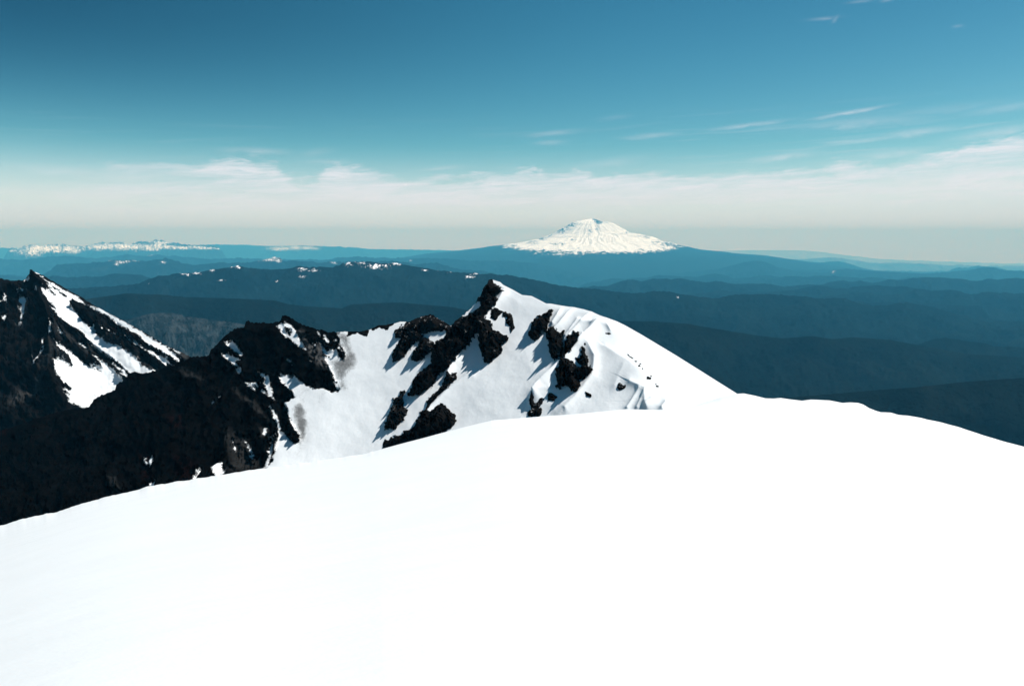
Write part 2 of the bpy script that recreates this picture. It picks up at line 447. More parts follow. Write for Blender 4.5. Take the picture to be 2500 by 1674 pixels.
depth_wall = Depth([
    (1195, 685, 574.3), (1260, 715, 541.7), (1330, 738, 510.5), (1410, 752, 478.6), (1480, 776, 442.5), (1560, 828, 400.7), (1640, 875, 368.5), (1720, 918, 335.2),
    (1800, 961, 301.5), (1880, 1010, 270.2), (1560, 900, 354.6), (1640, 960, 309.1), (1700, 1000, 281.2), (1800, 1040, 256.3), (1620, 1040, 266.8), (1500, 845, 400.1),
    (1530, 880, 374.9), (1560, 940, 336.6), (1575, 985, 310.1), (1560, 1040, 285.8), (1500, 960, 342.6), (1440, 900, 388.9), (1450, 1000, 336.2), (1380, 890, 411.3),
    (1420, 840, 427.1), (1477, 800, 432.3), (1390, 800, 457.3), (1330, 820, 466.3), (1260, 850, 472.6), (1320, 900, 425.7), (1280, 980, 396.1), (1300, 1060, 348.8),
    (1250, 760, 522.5), (1190, 760, 538.6), (1150, 850, 506.2), (1180, 960, 439.0), (1150, 1060, 395.1), (1100, 1000, 443.4), (1095, 795, 546.9), (1130, 740, 564.0),
    (1050, 770, 571.3), (1010, 850, 542.8), (950, 785, 593.4), (1060, 900, 507.1), (1000, 980, 484.9), (1020, 1060, 436.7), (940, 1060, 462.6), (930, 1000, 495.2),
    (860, 1100, 463.9), (830, 812, 611.9), (850, 900, 558.0), (800, 960, 540.5), (780, 1050, 501.3), (700, 1120, 484.0), (700, 1000, 542.1), (760, 890, 588.1),
    (740, 850, 616.7), (790, 840, 607.0), (695, 772, 665.4), (700, 860, 622.5), (800, 948, 546.6), (600, 790, 678.1), (560, 860, 652.8), (450, 870, 677.8),
    (520, 950, 603.8), (600, 950, 603.1), (640, 1060, 522.3), (600, 1130, 496.4), (330, 905, 719.2), (250, 985, 669.9), (400, 1000, 611.4), (450, 1150, 471.0),
    (300, 1150, 520.3), (150, 1000, 690.2), (0, 1055, 680.9), (0, 1250, 479.5), (200, 1250, 449.2), (-300, 1120, 702.9), (-300, 1500, 397.1), (400, 1300, 378.9),
    (800, 1200, 425.5), (1200, 1200, 311.0), (1600, 1150, 225.5)], 22)

rock_zone = np.vstack([fr(F1, [(-1400, 4200), (-1400, 1500), (600, 1300), (1290, 1000), (1850, 900), (2150, 700)]),
    fr(F2, [(300, 200), (600, 60), (1000, 40), (1400, 200), (1440, 280), (1455, 320), (1460, 370), (1490, 420), (1510, 465), (1500, 515), (1450, 500), (1425, 440), (1400, 480), (1378, 500),
            (1340, 470), (1320, 520), (1365, 590), (1400, 660), (1420, 720), (1465, 790), (1430, 800), (1370, 797), (1300, 772), (1200, 777), (1130, 732), (1060, 692), (990, 667), (900, 650), (915, 700),
            (960, 740), (1000, 780), (1050, 850), (1000, 880), (935, 905), (965, 940), (985, 990), (1005, 1080), (1055, 1160), (1100, 1230), (1095, 1265), (1040, 1282), (990, 1240),
            (950, 1190), (912, 1175), (890, 1240), (870, 1330), (830, 1430), (790, 1500), (770, 1600), (700, 2300), (500, 3400)])])
snow_on_rock = [fr(F2, p) for p in [
    [(878, 215), (920, 178), (950, 200), (965, 172), (1010, 205), (1055, 250), (1072, 310), (1095, 350), (1130, 385), (1155, 435), (1100, 400), (1050, 360), (1000, 325), (950, 290), (910, 240)],
    [(436, 375), (470, 348), (512, 380), (545, 430), (562, 480), (520, 455), (468, 420)],
    [(392, 480), (430, 458), (470, 485), (550, 520), (505, 530), (532, 592), (480, 550), (425, 510)],
    [(522, 622), (555, 610), (556, 630), (535, 636)],
    [(718, 630), (760, 645), (812, 680), (822, 770), (850, 872), (800, 835), (788, 765), (770, 730), (790, 695), (745, 665)],
    [(598, 726), (690, 718), (685, 740), (640, 740), (667, 782), (620, 745)], [(712, 712), (738, 712), (736, 728)],
    [(738, 790), (770, 822), (745, 805)],
    [(828, 950), (862, 990), (892, 1060), (917, 1150), (905, 1172), (880, 1100), (850, 1020)],
    [(846, 1240), (856, 1262), (835, 1380), (795, 1480), (772, 1500), (800, 1420), (820, 1340)],
    [(590, 1256), (618, 1290), (650, 1340), (668, 1390), (650, 1428), (626, 1385), (650, 1380), (620, 1320)],
    [(285, 1480), (340, 1448), (375, 1465), (402, 1555), (330, 1580), (300, 1540)],
    [(350, 845), (368, 845), (366, 862), (350, 860)], [(298, 900), (312, 902), (310, 920), (298, 918)], [(995, 530), (1016, 532), (1012, 545)],
    [(1312, 298), (1325, 302), (1348, 355), (1330, 345)], [(1250, 262), (1262, 264), (1280, 302), (1262, 290)], [(1445, 395), (1456, 398), (1472, 430), (1455, 425)],
    [(1208, 362), (1248, 375), (1242, 398), (1215, 385)], [(1288, 378), (1310, 415), (1350, 455), (1400, 440), (1418, 418), (1442, 480), (1492, 530), (1475, 570), (1430, 515), (1380, 515), (1340, 480), (1300, 440)],
    [(1362, 545), (1385, 560), (1420, 655), (1398, 640), (1370, 590)], [(1405, 675), (1420, 680), (1418, 692), (1400, 690)], [(1405, 722), (1425, 735), (1465, 790), (1425, 765)],
    [(1405, 325), (1418, 330), (1420, 345), (1408, 342)], [(1196, 528), (1212, 535), (1208, 548)]]] + \
    [fr(F6, p) for p in [[(1212, 545), (1245, 508), (1238, 582), (1215, 582)], [(1568, 692), (1645, 652), (1612, 692), (1588, 708)], [(1170, 530), (1188, 530), (1186, 556), (1172, 552)],
                         [(1235, 745), (1275, 715), (1262, 770), (1225, 782)], [(2150, 290), (2180, 275), (2170, 345), (2155, 340)], [(1905, 400), (1925, 440), (1928, 480), (1915, 450)]]]
rock_in_snow = [fr(F2, p) for p in [[(960, 225), (990, 235), (1015, 262), (1010, 300), (985, 290), (962, 262)]]]
dirt_zones = [(fr(F2, [(1440, 275), (1545, 285), (1550, 360), (1590, 440), (1620, 520), (1600, 590), (1530, 640), (1500, 700), (1530, 780), (1470, 790), (1430, 700), (1390, 600), (1370, 520), (1450, 500), (1510, 465), (1460, 370)]), 1.0, 10),
              (fr(F2, [(1030, 925), (1100, 905), (1150, 990), (1155, 1100), (1150, 1180), (1110, 1290), (1085, 1310), (1090, 1200), (1040, 1080), (1028, 1000)]), 1.15, 9),
              (fr(F2, [(1050, 830), (1150, 830), (1190, 980), (1190, 1150), (1110, 1400), (1030, 1420), (1080, 1250), (1100, 1000)]), 0.62, 16),
              (fr(F2, [(860, 1190), (930, 1200), (900, 1300), (840, 1480), (790, 1490)]), 0.75, 8),
              (fr(F2, [(1260, 790), (1370, 800), (1330, 880), (1250, 1020), (1240, 900)]), 0.55, 12),
              (fr(F2, [(1480, 600), (1640, 560), (1700, 650), (1560, 760), (1500, 800)]), 0.42, 16),
              (fr(F3, [(830, 350), (1100, 320), (1120, 400), (980, 560), (880, 600)]), 0.34, 18),
              (fr(F2, [(980, 660), (1130, 730), (1200, 780), (1120, 900), (1010, 860)]), 0.55, 8),
              (fr(F4, [(740, 1310), (860, 1250), (860, 1400), (760, 1480)]), 0.42, 12),
              (fr(F3, [(1290, 830), (1360, 790), (1340, 920), (1300, 930)]), 0.5, 6),
              (fr(F4, [(600, 900), (1400, 760), (1300, 1380), (800, 1450)]), 0.12, 50)]
scree_zones = [(fr(F2, [(1070, 245), (1130, 265), (1170, 370), (1290, 420), (1350, 520), (1355, 610), (1250, 560), (1170, 430), (1090, 340)]), 0.55, 6),
               (fr(F2, [(1190, 380), (1260, 400), (1330, 480), (1340, 560), (1250, 500)]), 0.5, 6),
               (fr(F2, [(0, 590), (100, 640), (210, 700), (150, 700), (0, 625)]), 0.22, 5),
               (fr(F2, [(480, 790), (600, 860), (720, 950), (800, 1060), (700, 980), (560, 860)]), 0.22, 5),
               (fr(F2, [(420, 1200), (560, 1220), (680, 1340), (700, 1500), (450, 1530)]), 0.16, 10),
               (fr(F6, [(900, 720), (950, 715), (970, 800), (920, 790)]), 0.25, 5),
               (fr(F2, [(740, 1130), (800, 1120), (800, 1200), (745, 1215)]), 0.3, 5)]
rust_zones = [(fr(F6, [(1150, 500), (1230, 500), (1230, 700), (1170, 690)]), 0.45, 8), (fr(F6, [(1450, 540), (1600, 600), (1590, 700), (1450, 700)]), 0.4, 8),
              (fr(F6, [(1380, 200), (1480, 180), (1500, 300), (1400, 320)]), 0.3, 8), (fr(F6, [(0, 260), (60, 280), (40, 330), (0, 330)]), 0.3, 6)]

# ribs and creases of the snow wall: polyline, width on the left / right of travel, height in metres
rib_list = [(fr(F5, [(480, 135), (650, 168), (800, 186), (930, 206), (1040, 250), (1175, 302)]), 5, 7, 0.9), (fr(F5, [(840, 300), (740, 440), (700, 500)]), 5, 4, 1.3), (fr(F5, [(1080, 330), (960, 500), (890, 600)]), 5, 4, 1.6),
            (fr(F5, [(1175, 300), (1090, 400), (960, 560), (880, 660), (760, 780), (640, 890), (520, 1010), (430, 1100), (350, 1200)]), 16, 9, 5.0),
            (fr(F5, [(1000, 210), (900, 340), (780, 470), (700, 560)]), 6, 4, 2.4), (fr(F5, [(780, 165), (700, 270), (620, 370), (560, 430)]), 6, 4, 2.2),
            (fr(F5, [(645, 160), (600, 250), (540, 340)]), 5, 4, 1.6), (fr(F5, [(900, 345), (980, 335), (1040, 350)]), 6, 6, 0.8),
            (fr(F5, [(1000, 640), (1060, 760), (1050, 880), (1030, 980), (920, 1120), (800, 1260), (700, 1360)]), 10, 16, 1.8),
            (fr(F5, [(1180, 640), (1330, 740), (1480, 830)]), 12, 28, 1.1), (fr(F5, [(1400, 860), (1330, 990), (1290, 1090)]), 18, 18, 0.8),
            (fr(F5, [(1480, 1060), (1580, 1110), (1665, 1150), (1668, 1310)]), 16, 11, 1.5), (fr(F5, [(1590, 1150), (1440, 1360)]), 7, 7, 1.2),
            (fr(F5, [(1660, 1200), (1560, 1360)]), 7, 7, 1.0), (fr(F5, [(1750, 1290), (1680, 1350)]), 6, 8, 1.6), (fr(F5, [(1905, 1310), (1860, 1370)]), 7, 9, 1.6),
            (fr(F5, [(520, 1150), (400, 1190), (300, 1300)]), 10, 10, 0.8),
            (fr(F4, [(1230, 205), (1180, 290), (1100, 400), (1040, 480)]), 8, 6, 2.4), (fr(F4, [(990, 600), (860, 760), (740, 900), (690, 1000)]), 7, 8, 2.8),
            (fr(F4, [(820, 430), (900, 370), (970, 300)]), 8, 8, 1.5), (fr(F4, [(900, 1000), (700, 1150), (540, 1310), (500, 1370)]), 10, 8, 2.2),
            (fr(F5, [(1195, 300), (1190, 330), (1240, 440)]), 5, 5, 1.2)]

STEP = 1.7
pxs = np.arange(-260, 1960, STEP)
topy = np.interp(pxs, sky_wall[:, 0], sky_wall[:, 1])
rockness_top = np.interp(pxs, [-300, 820, 835, 880, 890, 905, 990, 1000, 1100, 1195, 1205, 2000], [1, 1, .3, .4, .8, .1, .2, 1, 1, .5, 0, 0])
topy = topy + rockness_top * (np.abs(perlin(pxs / 9, pxs * 0, 5)) * -5 + perlin(pxs / 4, pxs * 0 + .5, 6) * 1.6 + 1.2)
R = 300
vv = np.linspace(0, 1, R)
boty = np.interp(pxs, [-260, 0, 400, 900, 1300, 1600, 1960], [1470, 1420, 1330, 1190, 1120, 1100, 1150])
PX = np.repeat(pxs[None], R, 0); PY = topy[None] + (boty - topy)[None] * vv[:, None]


def wall_point(px, py):
    u, v = ray(px, py); t = depth_wall(px, py)
    return np.stack([u * t, t, v * t], -1)


def wall_masks(px, py):
    wx = px + fbm(px / 14, py / 14, 4, 71) * 7; wy = py + fbm(px / 14, py / 14, 4, 91) * 7
    rk = sdist(wx, wy, rock_zone)
    rk = np.where((wx < 560) & (rk <= -39), -40, rk)
    sn = -rk
    for p in snow_on_rock: sn = np.maximum(sn, sdist(px + (wx - px) * .4, py + (wy - py) * .4, p) + 0.4)
    for p in rock_in_snow: sn = np.minimum(sn, -sdist(wx, wy, p))
    def zone(lst):
        a = np.zeros(px.shape)
        for p, s, w in lst: a = np.maximum(a, s * smooth(-w * 1.5, w * 1.5, sdist(wx, wy, p)))
        return a
    return sn, zone(dirt_zones), zone(scree_zones), zone(rust_zones)


def rib_height(px, py):
    h = np.zeros(px.shape)
    for pts, wl, wr, a in rib_list:
        lo = pts.min(0) - 90; hi = pts.max(0) + 90
        m = (px > lo[0]) & (px < hi[0]) & (py > lo[1]) & (py < hi[1])
        if not m.any(): continue
        d, s = line_dist(px[m], py[m], pts); w = np.where(s > 0, wr, wl)
        h[m] += a * np.exp(-(np.sqrt(d * d + 4) - 2) / w)
    return h


def snow_relief(px, py, edge):
    gul = ridged((px * .8 + py * .55) / 42, (py * .8 - px * .55) / 260, 4, 21)
    return (fbm(px / 90, py / 90, 3, 33) * 0.6 + gul * 0.10 + fbm(px / 7, py / 7, 3, 36) * 0.05) * edge * smooth(1750, 1350, px + (900 - py) * .5)


sn, dirt, scree, rust = wall_masks(PX, PY)
rockf = smooth(3, -8, sn)
big = smooth(6, -14, -sdist(PX, PY, rock_zone))         # inside the black cliff
edge = smooth(0, 26, PY - topy[None])
P0 = wall_point(PX, PY); N0 = normals(P0)
X0, Y0, Z0 = P0[..., 0], P0[..., 1], P0[..., 2]
hh = rib_height(PX, PY)
hh = hh + rockf * (ridged((PX + PY * .35) / 90, PY / 150, 6, 3) * 16 - 4.5 + facets((PX + PY * .4) / 34, (PY - PX * .3) / 48, 5) * 6 + facets((PX + PY * .5) / 12, (PY - PX * .3) / 17, 6) * 2.6 + fbm(PX / 16, PY / 16, 4, 9) * 3.0) * (0.25 + 0.75 * edge)
hh = hh + (1 - rockf) * snow_relief(PX, PY, edge)
hh = hh * (0.1 + 0.9 * edge)
TC = -P0 / np.linalg.norm(P0, axis=-1, keepdims=True)
P1 = P0 + (N0 * (1 - 0.65 * rockf[..., None]) + TC * (0.75 * rockf[..., None])) * hh[..., None]
# the far side of the crest, falling away behind the skyline
B = 26
back = []
s_ = np.linspace(0, 1, B + 1)[1:] ** 1.8 * 320
hor = P1[0, :, :2] / np.linalg.norm(P1[0, :, :2], axis=1, keepdims=True)
for s in s_[::-1]:
    q = P1[0].copy(); q[:, :2] += hor * s
    fall = 0.30 * s + 0.35 * s * smooth(0, 60, s)
    q[:, 2] += topy * 0 + P1[0, :, 2] / P1[0, :, 1] * s * 1.0 - fall + rockness_top * fbm(pxs / 30, pxs * 0 + s / 20, 3, 8) * min(s, 8) * .5
    back.append(q)
PB = np.concatenate([np.array(back), P1], 0)
pad = lambda a: np.concatenate([np.repeat(a[:1], B, 0), a], 0)
M_wall = mat_wall('crater_wall_rock_and_snow', 1.0, (0.0008, 0.0009, 0.0010, 1), (0.0046, 0.0048, 0.0050, 1))
wall = grid_mesh('crater_ridge', PB, {'snow': pad(sn), 'dirt': pad(dirt) , 'scree': pad(scree), 'rust': pad(rust)}, mat=M_wall)
structure(wall)

# ------------------------------------------------------------------ rock outcrops standing out of the snow wall
M_rock = mat_rock('dark_outcrop_rock', 0.0); M_rock_snowy = mat_rock('frosted_outcrop_rock', 1.0)
OUT = [
    ('summit_crag', F4, [(1068, 92), (1095, 84), (1104, 118), (1140, 138), (1190, 180), (1215, 205), (1165, 222), (1118, 262), (1165, 290), (1135, 350), (1090, 400), (1050, 450), (1030, 490), (1085, 500), (1100, 530),
        (1080, 545), (1120, 580), (1180, 600), (1215, 635), (1250, 625), (1255, 665), (1215, 690), (1175, 700), (1195, 740), (1180, 800), (1110, 850), (1060, 885), (1035, 870), (1010, 800), (988, 700), (988, 590),
        (950, 640), (900, 710), (850, 770), (800, 810), (740, 890), (715, 940), (640, 965), (580, 990), (560, 1060), (520, 1110), (480, 1130), (430, 1170), (370, 1195), (300, 1190), (335, 1140),
        (340, 1090), (365, 1040), (420, 980), (480, 940), (540, 900), (530, 850), (530, 790), (545, 720), (590, 680), (650, 650), (680, 600), (712, 530), (760, 475), (800, 452), (850, 445), (900, 425), (960, 390), (1000, 360),
        (1010, 330), (985, 290), (955, 305), (962, 265), (1000, 240), (1012, 185), (1042, 145), (1058, 132)], 9, 1.0,
     'long black crag running down from the pointed summit across the snow', 'rock outcrop'),
    ('rock_outcrop', F4, [(262, 1158), (232, 1190), (240, 1225), (250, 1270), (250, 1305), (292, 1332), (280, 1370), (240, 1440), (200, 1480), (160, 1525), (130, 1500), (78, 1525), (85, 1460), (112, 1400), (140, 1340), (155, 1300), (165, 1230), (215, 1215), (235, 1165)], 7, .6,
     'ragged black rock below the lower end of the long crag', 'rock outcrop'),
    ('rock_outcrop', F4, [(678, 1000), (730, 1012), (755, 988), (762, 1040), (720, 1090), (680, 1140), (640, 1170), (590, 1212), (560, 1260), (520, 1310), (493, 1358), (488, 1260), (520, 1220), (560, 1190), (620, 1125), (660, 1070)], 5, .6,
     'narrow slanting black rock rib right of the long crag', 'rock outcrop'),
    ('rock_outcrop', F4, [(640, 1288), (672, 1320), (700, 1350), (742, 1390), (748, 1420), (737, 1475), (640, 1530), (420, 1620), (350, 1640), (270, 1600), (265, 1550), (350, 1530), (390, 1450), (430, 1400), (418, 1368), (480, 1360), (530, 1378), (590, 1320)], 7, .5,
     'broad black rock rising from behind the edge of the foreground snow', 'rock outcrop'),
    ('rock_outcrop', F3, [(1385, 1150), (1330, 1175), (1265, 1210), (1200, 1218), (1150, 1250), (1108, 1265), (1105, 1310), (1250, 1290), (1400, 1230)], 3, .5,
     'low black rock band tapering left along the foreground snow edge', 'rock outcrop'),
    ('rock_outcrop', F4, [(1108, 420), (1130, 392), (1160, 374), (1196, 402), (1165, 430), (1135, 470), (1108, 458)], 2.5, .8, 'small rock at the upper left of the snow pocket below the summit', 'rock outcrop'),
    ('rock_outcrop', F4, [(1210, 402), (1250, 412), (1285, 432), (1300, 478), (1312, 560), (1278, 592), (1285, 530), (1240, 500), (1252, 455), (1215, 430)], 3, .8, 'curved strip of rock at the right of the snow pocket below the summit', 'rock outcrop'),
    ('rock_outcrop', F4, [(290, 498), (330, 482), (400, 452), (450, 436), (515, 422), (545, 430), (560, 447), (600, 475), (650, 495), (680, 520), (710, 540), (692, 578), (640, 570), (560, 575), (500, 582), (450, 602), (425, 560), (418, 610), (450, 640),
        (520, 680), (548, 730), (530, 770), (470, 800), (430, 850), (370, 865), (335, 842), (360, 790), (400, 720), (412, 680), (382, 668), (320, 730), (270, 800), (220, 850), (160, 868), (158, 790), (200, 720), (240, 650), (180, 642), (172, 600), (200, 570), (258, 532)], 7, .8,
     'black forked rock tower on the skyline between the snow bowl and the summit', 'rock outcrop'),
    ('rock_outcrop', F3, [(1000, 215), (1012, 185), (1040, 155), (1075, 142), (1120, 138), (1165, 145), (1197, 188), (1150, 212), (1135, 235), (1100, 222), (1060, 212), (1010, 242)], 3.5, .2,
     'rounded black knob on the skyline above the snow bowl', 'rock outcrop'),
    ('rock_outcrop', F3, [(798, 250), (812, 232), (840, 236), (870, 250), (845, 270), (800, 290), (782, 290)], 2, .2, 'small black rock on the skyline where the gritty gully begins', 'rock outcrop'),
    ('rock_outcrop', F3, [(872, 262), (900, 240), (935, 240), (965, 262), (952, 294), (905, 284)], 2, .2, 'small black rock on the skyline left of the rounded knob', 'rock outcrop'),
    ('rock_outcrop', F5, [(492, 200), (532, 203), (505, 260), (485, 320), (472, 370), (445, 432), (400, 420), (365, 500), (320, 535), (288, 532), (265, 480), (252, 452), (288, 390), (300, 330), (350, 290), (400, 250)], 8, 1.0,
     'frosted rock on the left below the fluted crest, shadow falling left', 'rock outcrop'),
    ('rock_outcrop', F5, [(510, 398), (562, 405), (582, 450), (602, 490), (640, 470), (672, 428), (662, 500), (640, 545), (660, 600), (652, 650), (640, 700), (600, 742), (570, 772), (540, 755), (512, 700), (498, 650), (488, 590), (492, 540), (462, 500), (468, 440)], 8, .6,
     'black rock in the middle of the three below the fluted crest', 'rock outcrop'),
    ('rock_outcrop', F5, [(700, 580), (745, 545), (800, 490), (850, 478), (872, 510), (822, 545), (886, 592), (872, 650), (820, 702), (760, 762), (700, 825), (680, 832), (640, 812), (622, 770), (640, 700), (680, 640)], 8, .4,
     'black rock on the right of the three below the fluted crest', 'rock outcrop'),
    ('rock_outcrop', F5, [(932, 698), (952, 760), (968, 810), (952, 870), (1035, 932), (982, 992), (930, 1022), (870, 1002), (852, 1022), (872, 1080), (852, 1162), (812, 1184), (780, 1152), (762, 1112), (700, 1092), (650, 1122), (600, 1132), (620, 1060), (630, 960),
        (668, 900), (700, 850), (780, 848), (850, 880), (900, 925), (912, 900), (890, 850), (902, 760)], 8, .6,
     'hooked black outcrop with a thin upright spike, lower on the snow spur', 'rock outcrop'),
    ('rock_outcrop', F5, [(845, 800), (888, 800), (885, 850), (862, 842)], 1.5, .4, 'tiny rock left of the thin spike of the hooked outcrop', 'rock outcrop'),
    ('rock_outcrop', F5, [(510, 1220), (540, 1203), (588, 1236), (560, 1266), (498, 1274)], 3, .2, 'small dark rock at the lower left foot of the hooked outcrop', 'rock outcrop'),
    ('rock_outcrop', F5, [(318, 1232), (332, 1280), (322, 1332), (370, 1330), (435, 1268), (405, 1312), (335, 1375), (290, 1362), (282, 1300)], 2.5, .6, 'curved thin rock holding a snow cap above the foreground edge', 'rock outcrop'),
    ('rock_outcrop', F5, [(246, 1405), (300, 1380), (400, 1366), (408, 1405), (380, 1442), (250, 1450)], 2.5, .9, 'low flat rock touching the foreground snow edge', 'rock outcrop'),
    ('rock_outcrop', F5, [(1320, 1122), (1350, 1078), (1372, 1098), (1415, 1102), (1382, 1132), (1340, 1138)], 2, .9, 'small speckled rock in the hollow left of the snow lip', 'rock outcrop'),
    ('rock_outcrop', F5, [(943, 1183), (992, 1195), (987, 1216), (950, 1212)], 1.6, .5, 'tiny rock poking out of the smooth snow below the hooked outcrop', 'rock outcrop'),
    ('rock_outcrop', F5, [(1180, 486), (1215, 478), (1238, 487), (1215, 496)], .8, .3, 'tiny rock on bright snow beside the cornice corner', 'rock outcrop'),
    ('rock_outcrop', F5, [(1428, 727), (1445, 728), (1505, 775), (1490, 775)], .7, .3, 'thin dark streak of stones on the bright snow shoulder', 'rock outcrop'),
]
BOULD = [(1573, 857, 10, 9, 'small upright stone on the bright snow at the end of the stone streak'), (1688, 1005, 27, 16, 'largest rounded boulder on the bright snow shoulder'),
         (1792, 1105, 14, 7, 'lowest small stone on the bright snow shoulder'), (1535, 810, 11, 5, 'flat stone midway down the stone streak'), (1585, 832, 9, 4, 'flat stone just above the small upright stone'),
         (1612, 888, 5, 5, 'tiny stone right below the small upright stone'), (1718, 978, 8, 4, 'flat stone just up and right of the largest boulder'), (1776, 1082, 5, 5, 'tiny stone just above the lowest small stone'),
         (962, 660, 9, 7, 'small stone above the thin spike of the hooked outcrop'), (1002, 878, 7, 7, 'small stone right of the thin spike of the hooked outcrop')]


def outcrop(name, frame, pts, height, snowy, label, cat, k):
    poly = fr(frame, pts); lo = poly.min(0) - 7; hi = poly.max(0) + 7
    st = 1.15 if (hi - lo).max() > 40 else 0.6
    x = np.arange(lo[0], hi[0], st); y = np.arange(lo[1], hi[1], st)
    px, py = np.meshgrid(x, y)
    wf = min(1.0, (hi - lo).min() / 60)
    wx = px + fbm(px / 8, py / 8, 4, 5 + k) * 7.5 * wf; wy = py + fbm(px / 8, py / 8, 4, 25 + k) * 7.5 * wf
    tiny = height < 1
    sd_ = sdist(wx, wy, poly) + (0 if tiny else 1.3 * wf)
    keep = sd_ > (-0.9 if tiny else -2.4)
    ty = np.interp(px, pxs, topy)
    pyc = np.maximum(py, ty - 1.2)
    base = wall_point(px, pyc)
    n = normals(base)
    e = smooth(0, 26, pyc - ty)
    w = max(3.0, min(14.0, (hi - lo).min() / 4))
    prof = smooth(-2.4, w, sd_)
    rg = ridged((px + py * .6) / 26, (py - px * .4) / 44, 5, 40 + k)
    fine = fbm(px / 5, py / 5, 4, 60 + k)
    height = height * (1.7 if height > 4 else 1.0)
    prof = smooth(-0.9, 2.0, sd_) if tiny else prof
    h = (-0.25 if tiny else -0.9) + prof * height * (0.45 + 0.75 * np.clip(rg, -0.3, 1)) + prof * fine * height * 0.10 + prof * height * (0.30 * facets((px + py * .6) / 15, (py - px * .5) / 22, 70 + k) + 0.13 * facets((px + py * .3) / 6, (py - px * .4) / 8, 90 + k)) + smooth(-2.4, -0.8, sd_) * (0.3 if tiny else 1.4)
    rb = (rib_height(px, pyc) + snow_relief(px, pyc, e)) * (0.1 + 0.9 * e)      # rests on the ribs of the snow underneath
    toc = -base / np.linalg.norm(base, axis=-1, keepdims=True)
    p = base + n * rb[..., None] + (toc * 0.85 + n * 0.25) * (h * (0.2 + 0.8 * e))[..., None]
    o = grid_mesh(name, p, keep=keep, mat=M_rock_snowy if snowy > .55 else M_rock)
    # rest the origin at the middle of the outcrop
    me = o.data; co = np.empty(len(me.vertices) * 3, np.float32); me.vertices.foreach_get('co', co); co = co.reshape(-1, 3)
    c = co.mean(0); me.vertices.foreach_set('co', (co - c).ravel()); o.location = [float(a) for a in c]
    tag(o, label, cat, 'rocks standing out of the snow wall')
    return o


for k, (name, frame, pts, hgt, snowy, label, cat) in enumerate(OUT):
    outcrop(name, frame, pts, hgt, snowy, label, cat, k)
for k, (bx, by, rx, ry, label) in enumerate(BOULD):
    th = np.linspace(0, 2 * math.pi, 15)[:-1]
    rr = 1 + 0.18 * np.sin(th * 3 + k) + 0.12 * np.cos(th * 5 + 2 * k)
    o = outcrop('boulder', F5, [(bx + rx * r * math.cos(a), by + ry * r * math.sin(a)) for a, r in zip(th, rr)], 0.9, .2, label, 'boulder', 50 + k)
    o['group'] = 'stones lying on the snow ridge'

# ------------------------------------------------------------------ left peak
sky_peak = fr(F1, [(-1200, 420), (-500, 260), (-200, 190), (0, 172), (60, 172), (130, 186), (180, 180), (250, 178), (272, 140), (310, 110), (350, 96), (400, 118), (480, 163), (560, 208), (640, 252), (720, 300), (820, 352),
                   (900, 408), (1000, 464), (1100, 518), (1250, 598), (1400, 676), (1550, 768), (1680, 842), (1820, 905), (1900, 942), (2100, 1040), (2600, 1260)])
depth_peak = Depth([(85, 663, 1250), (0, 682, 1230), (-250, 700, 1200), (200, 730, 1200), (300, 785, 1130), (460, 870, 1040), (620, 960, 980),
                    (110, 720, 1205), (140, 830, 1120), (60, 800, 1140), (100, 900, 1040), (140, 960, 1000), (200, 990, 985), (260, 920, 1040), (360, 900, 1030), (230, 800, 1130),
                    (0, 860, 1060), (0, 1000, 960), (60, 960, 1000), (-250, 900, 1040), (-250, 1150, 900), (150, 1120, 900), (400, 1050, 930)], 25)
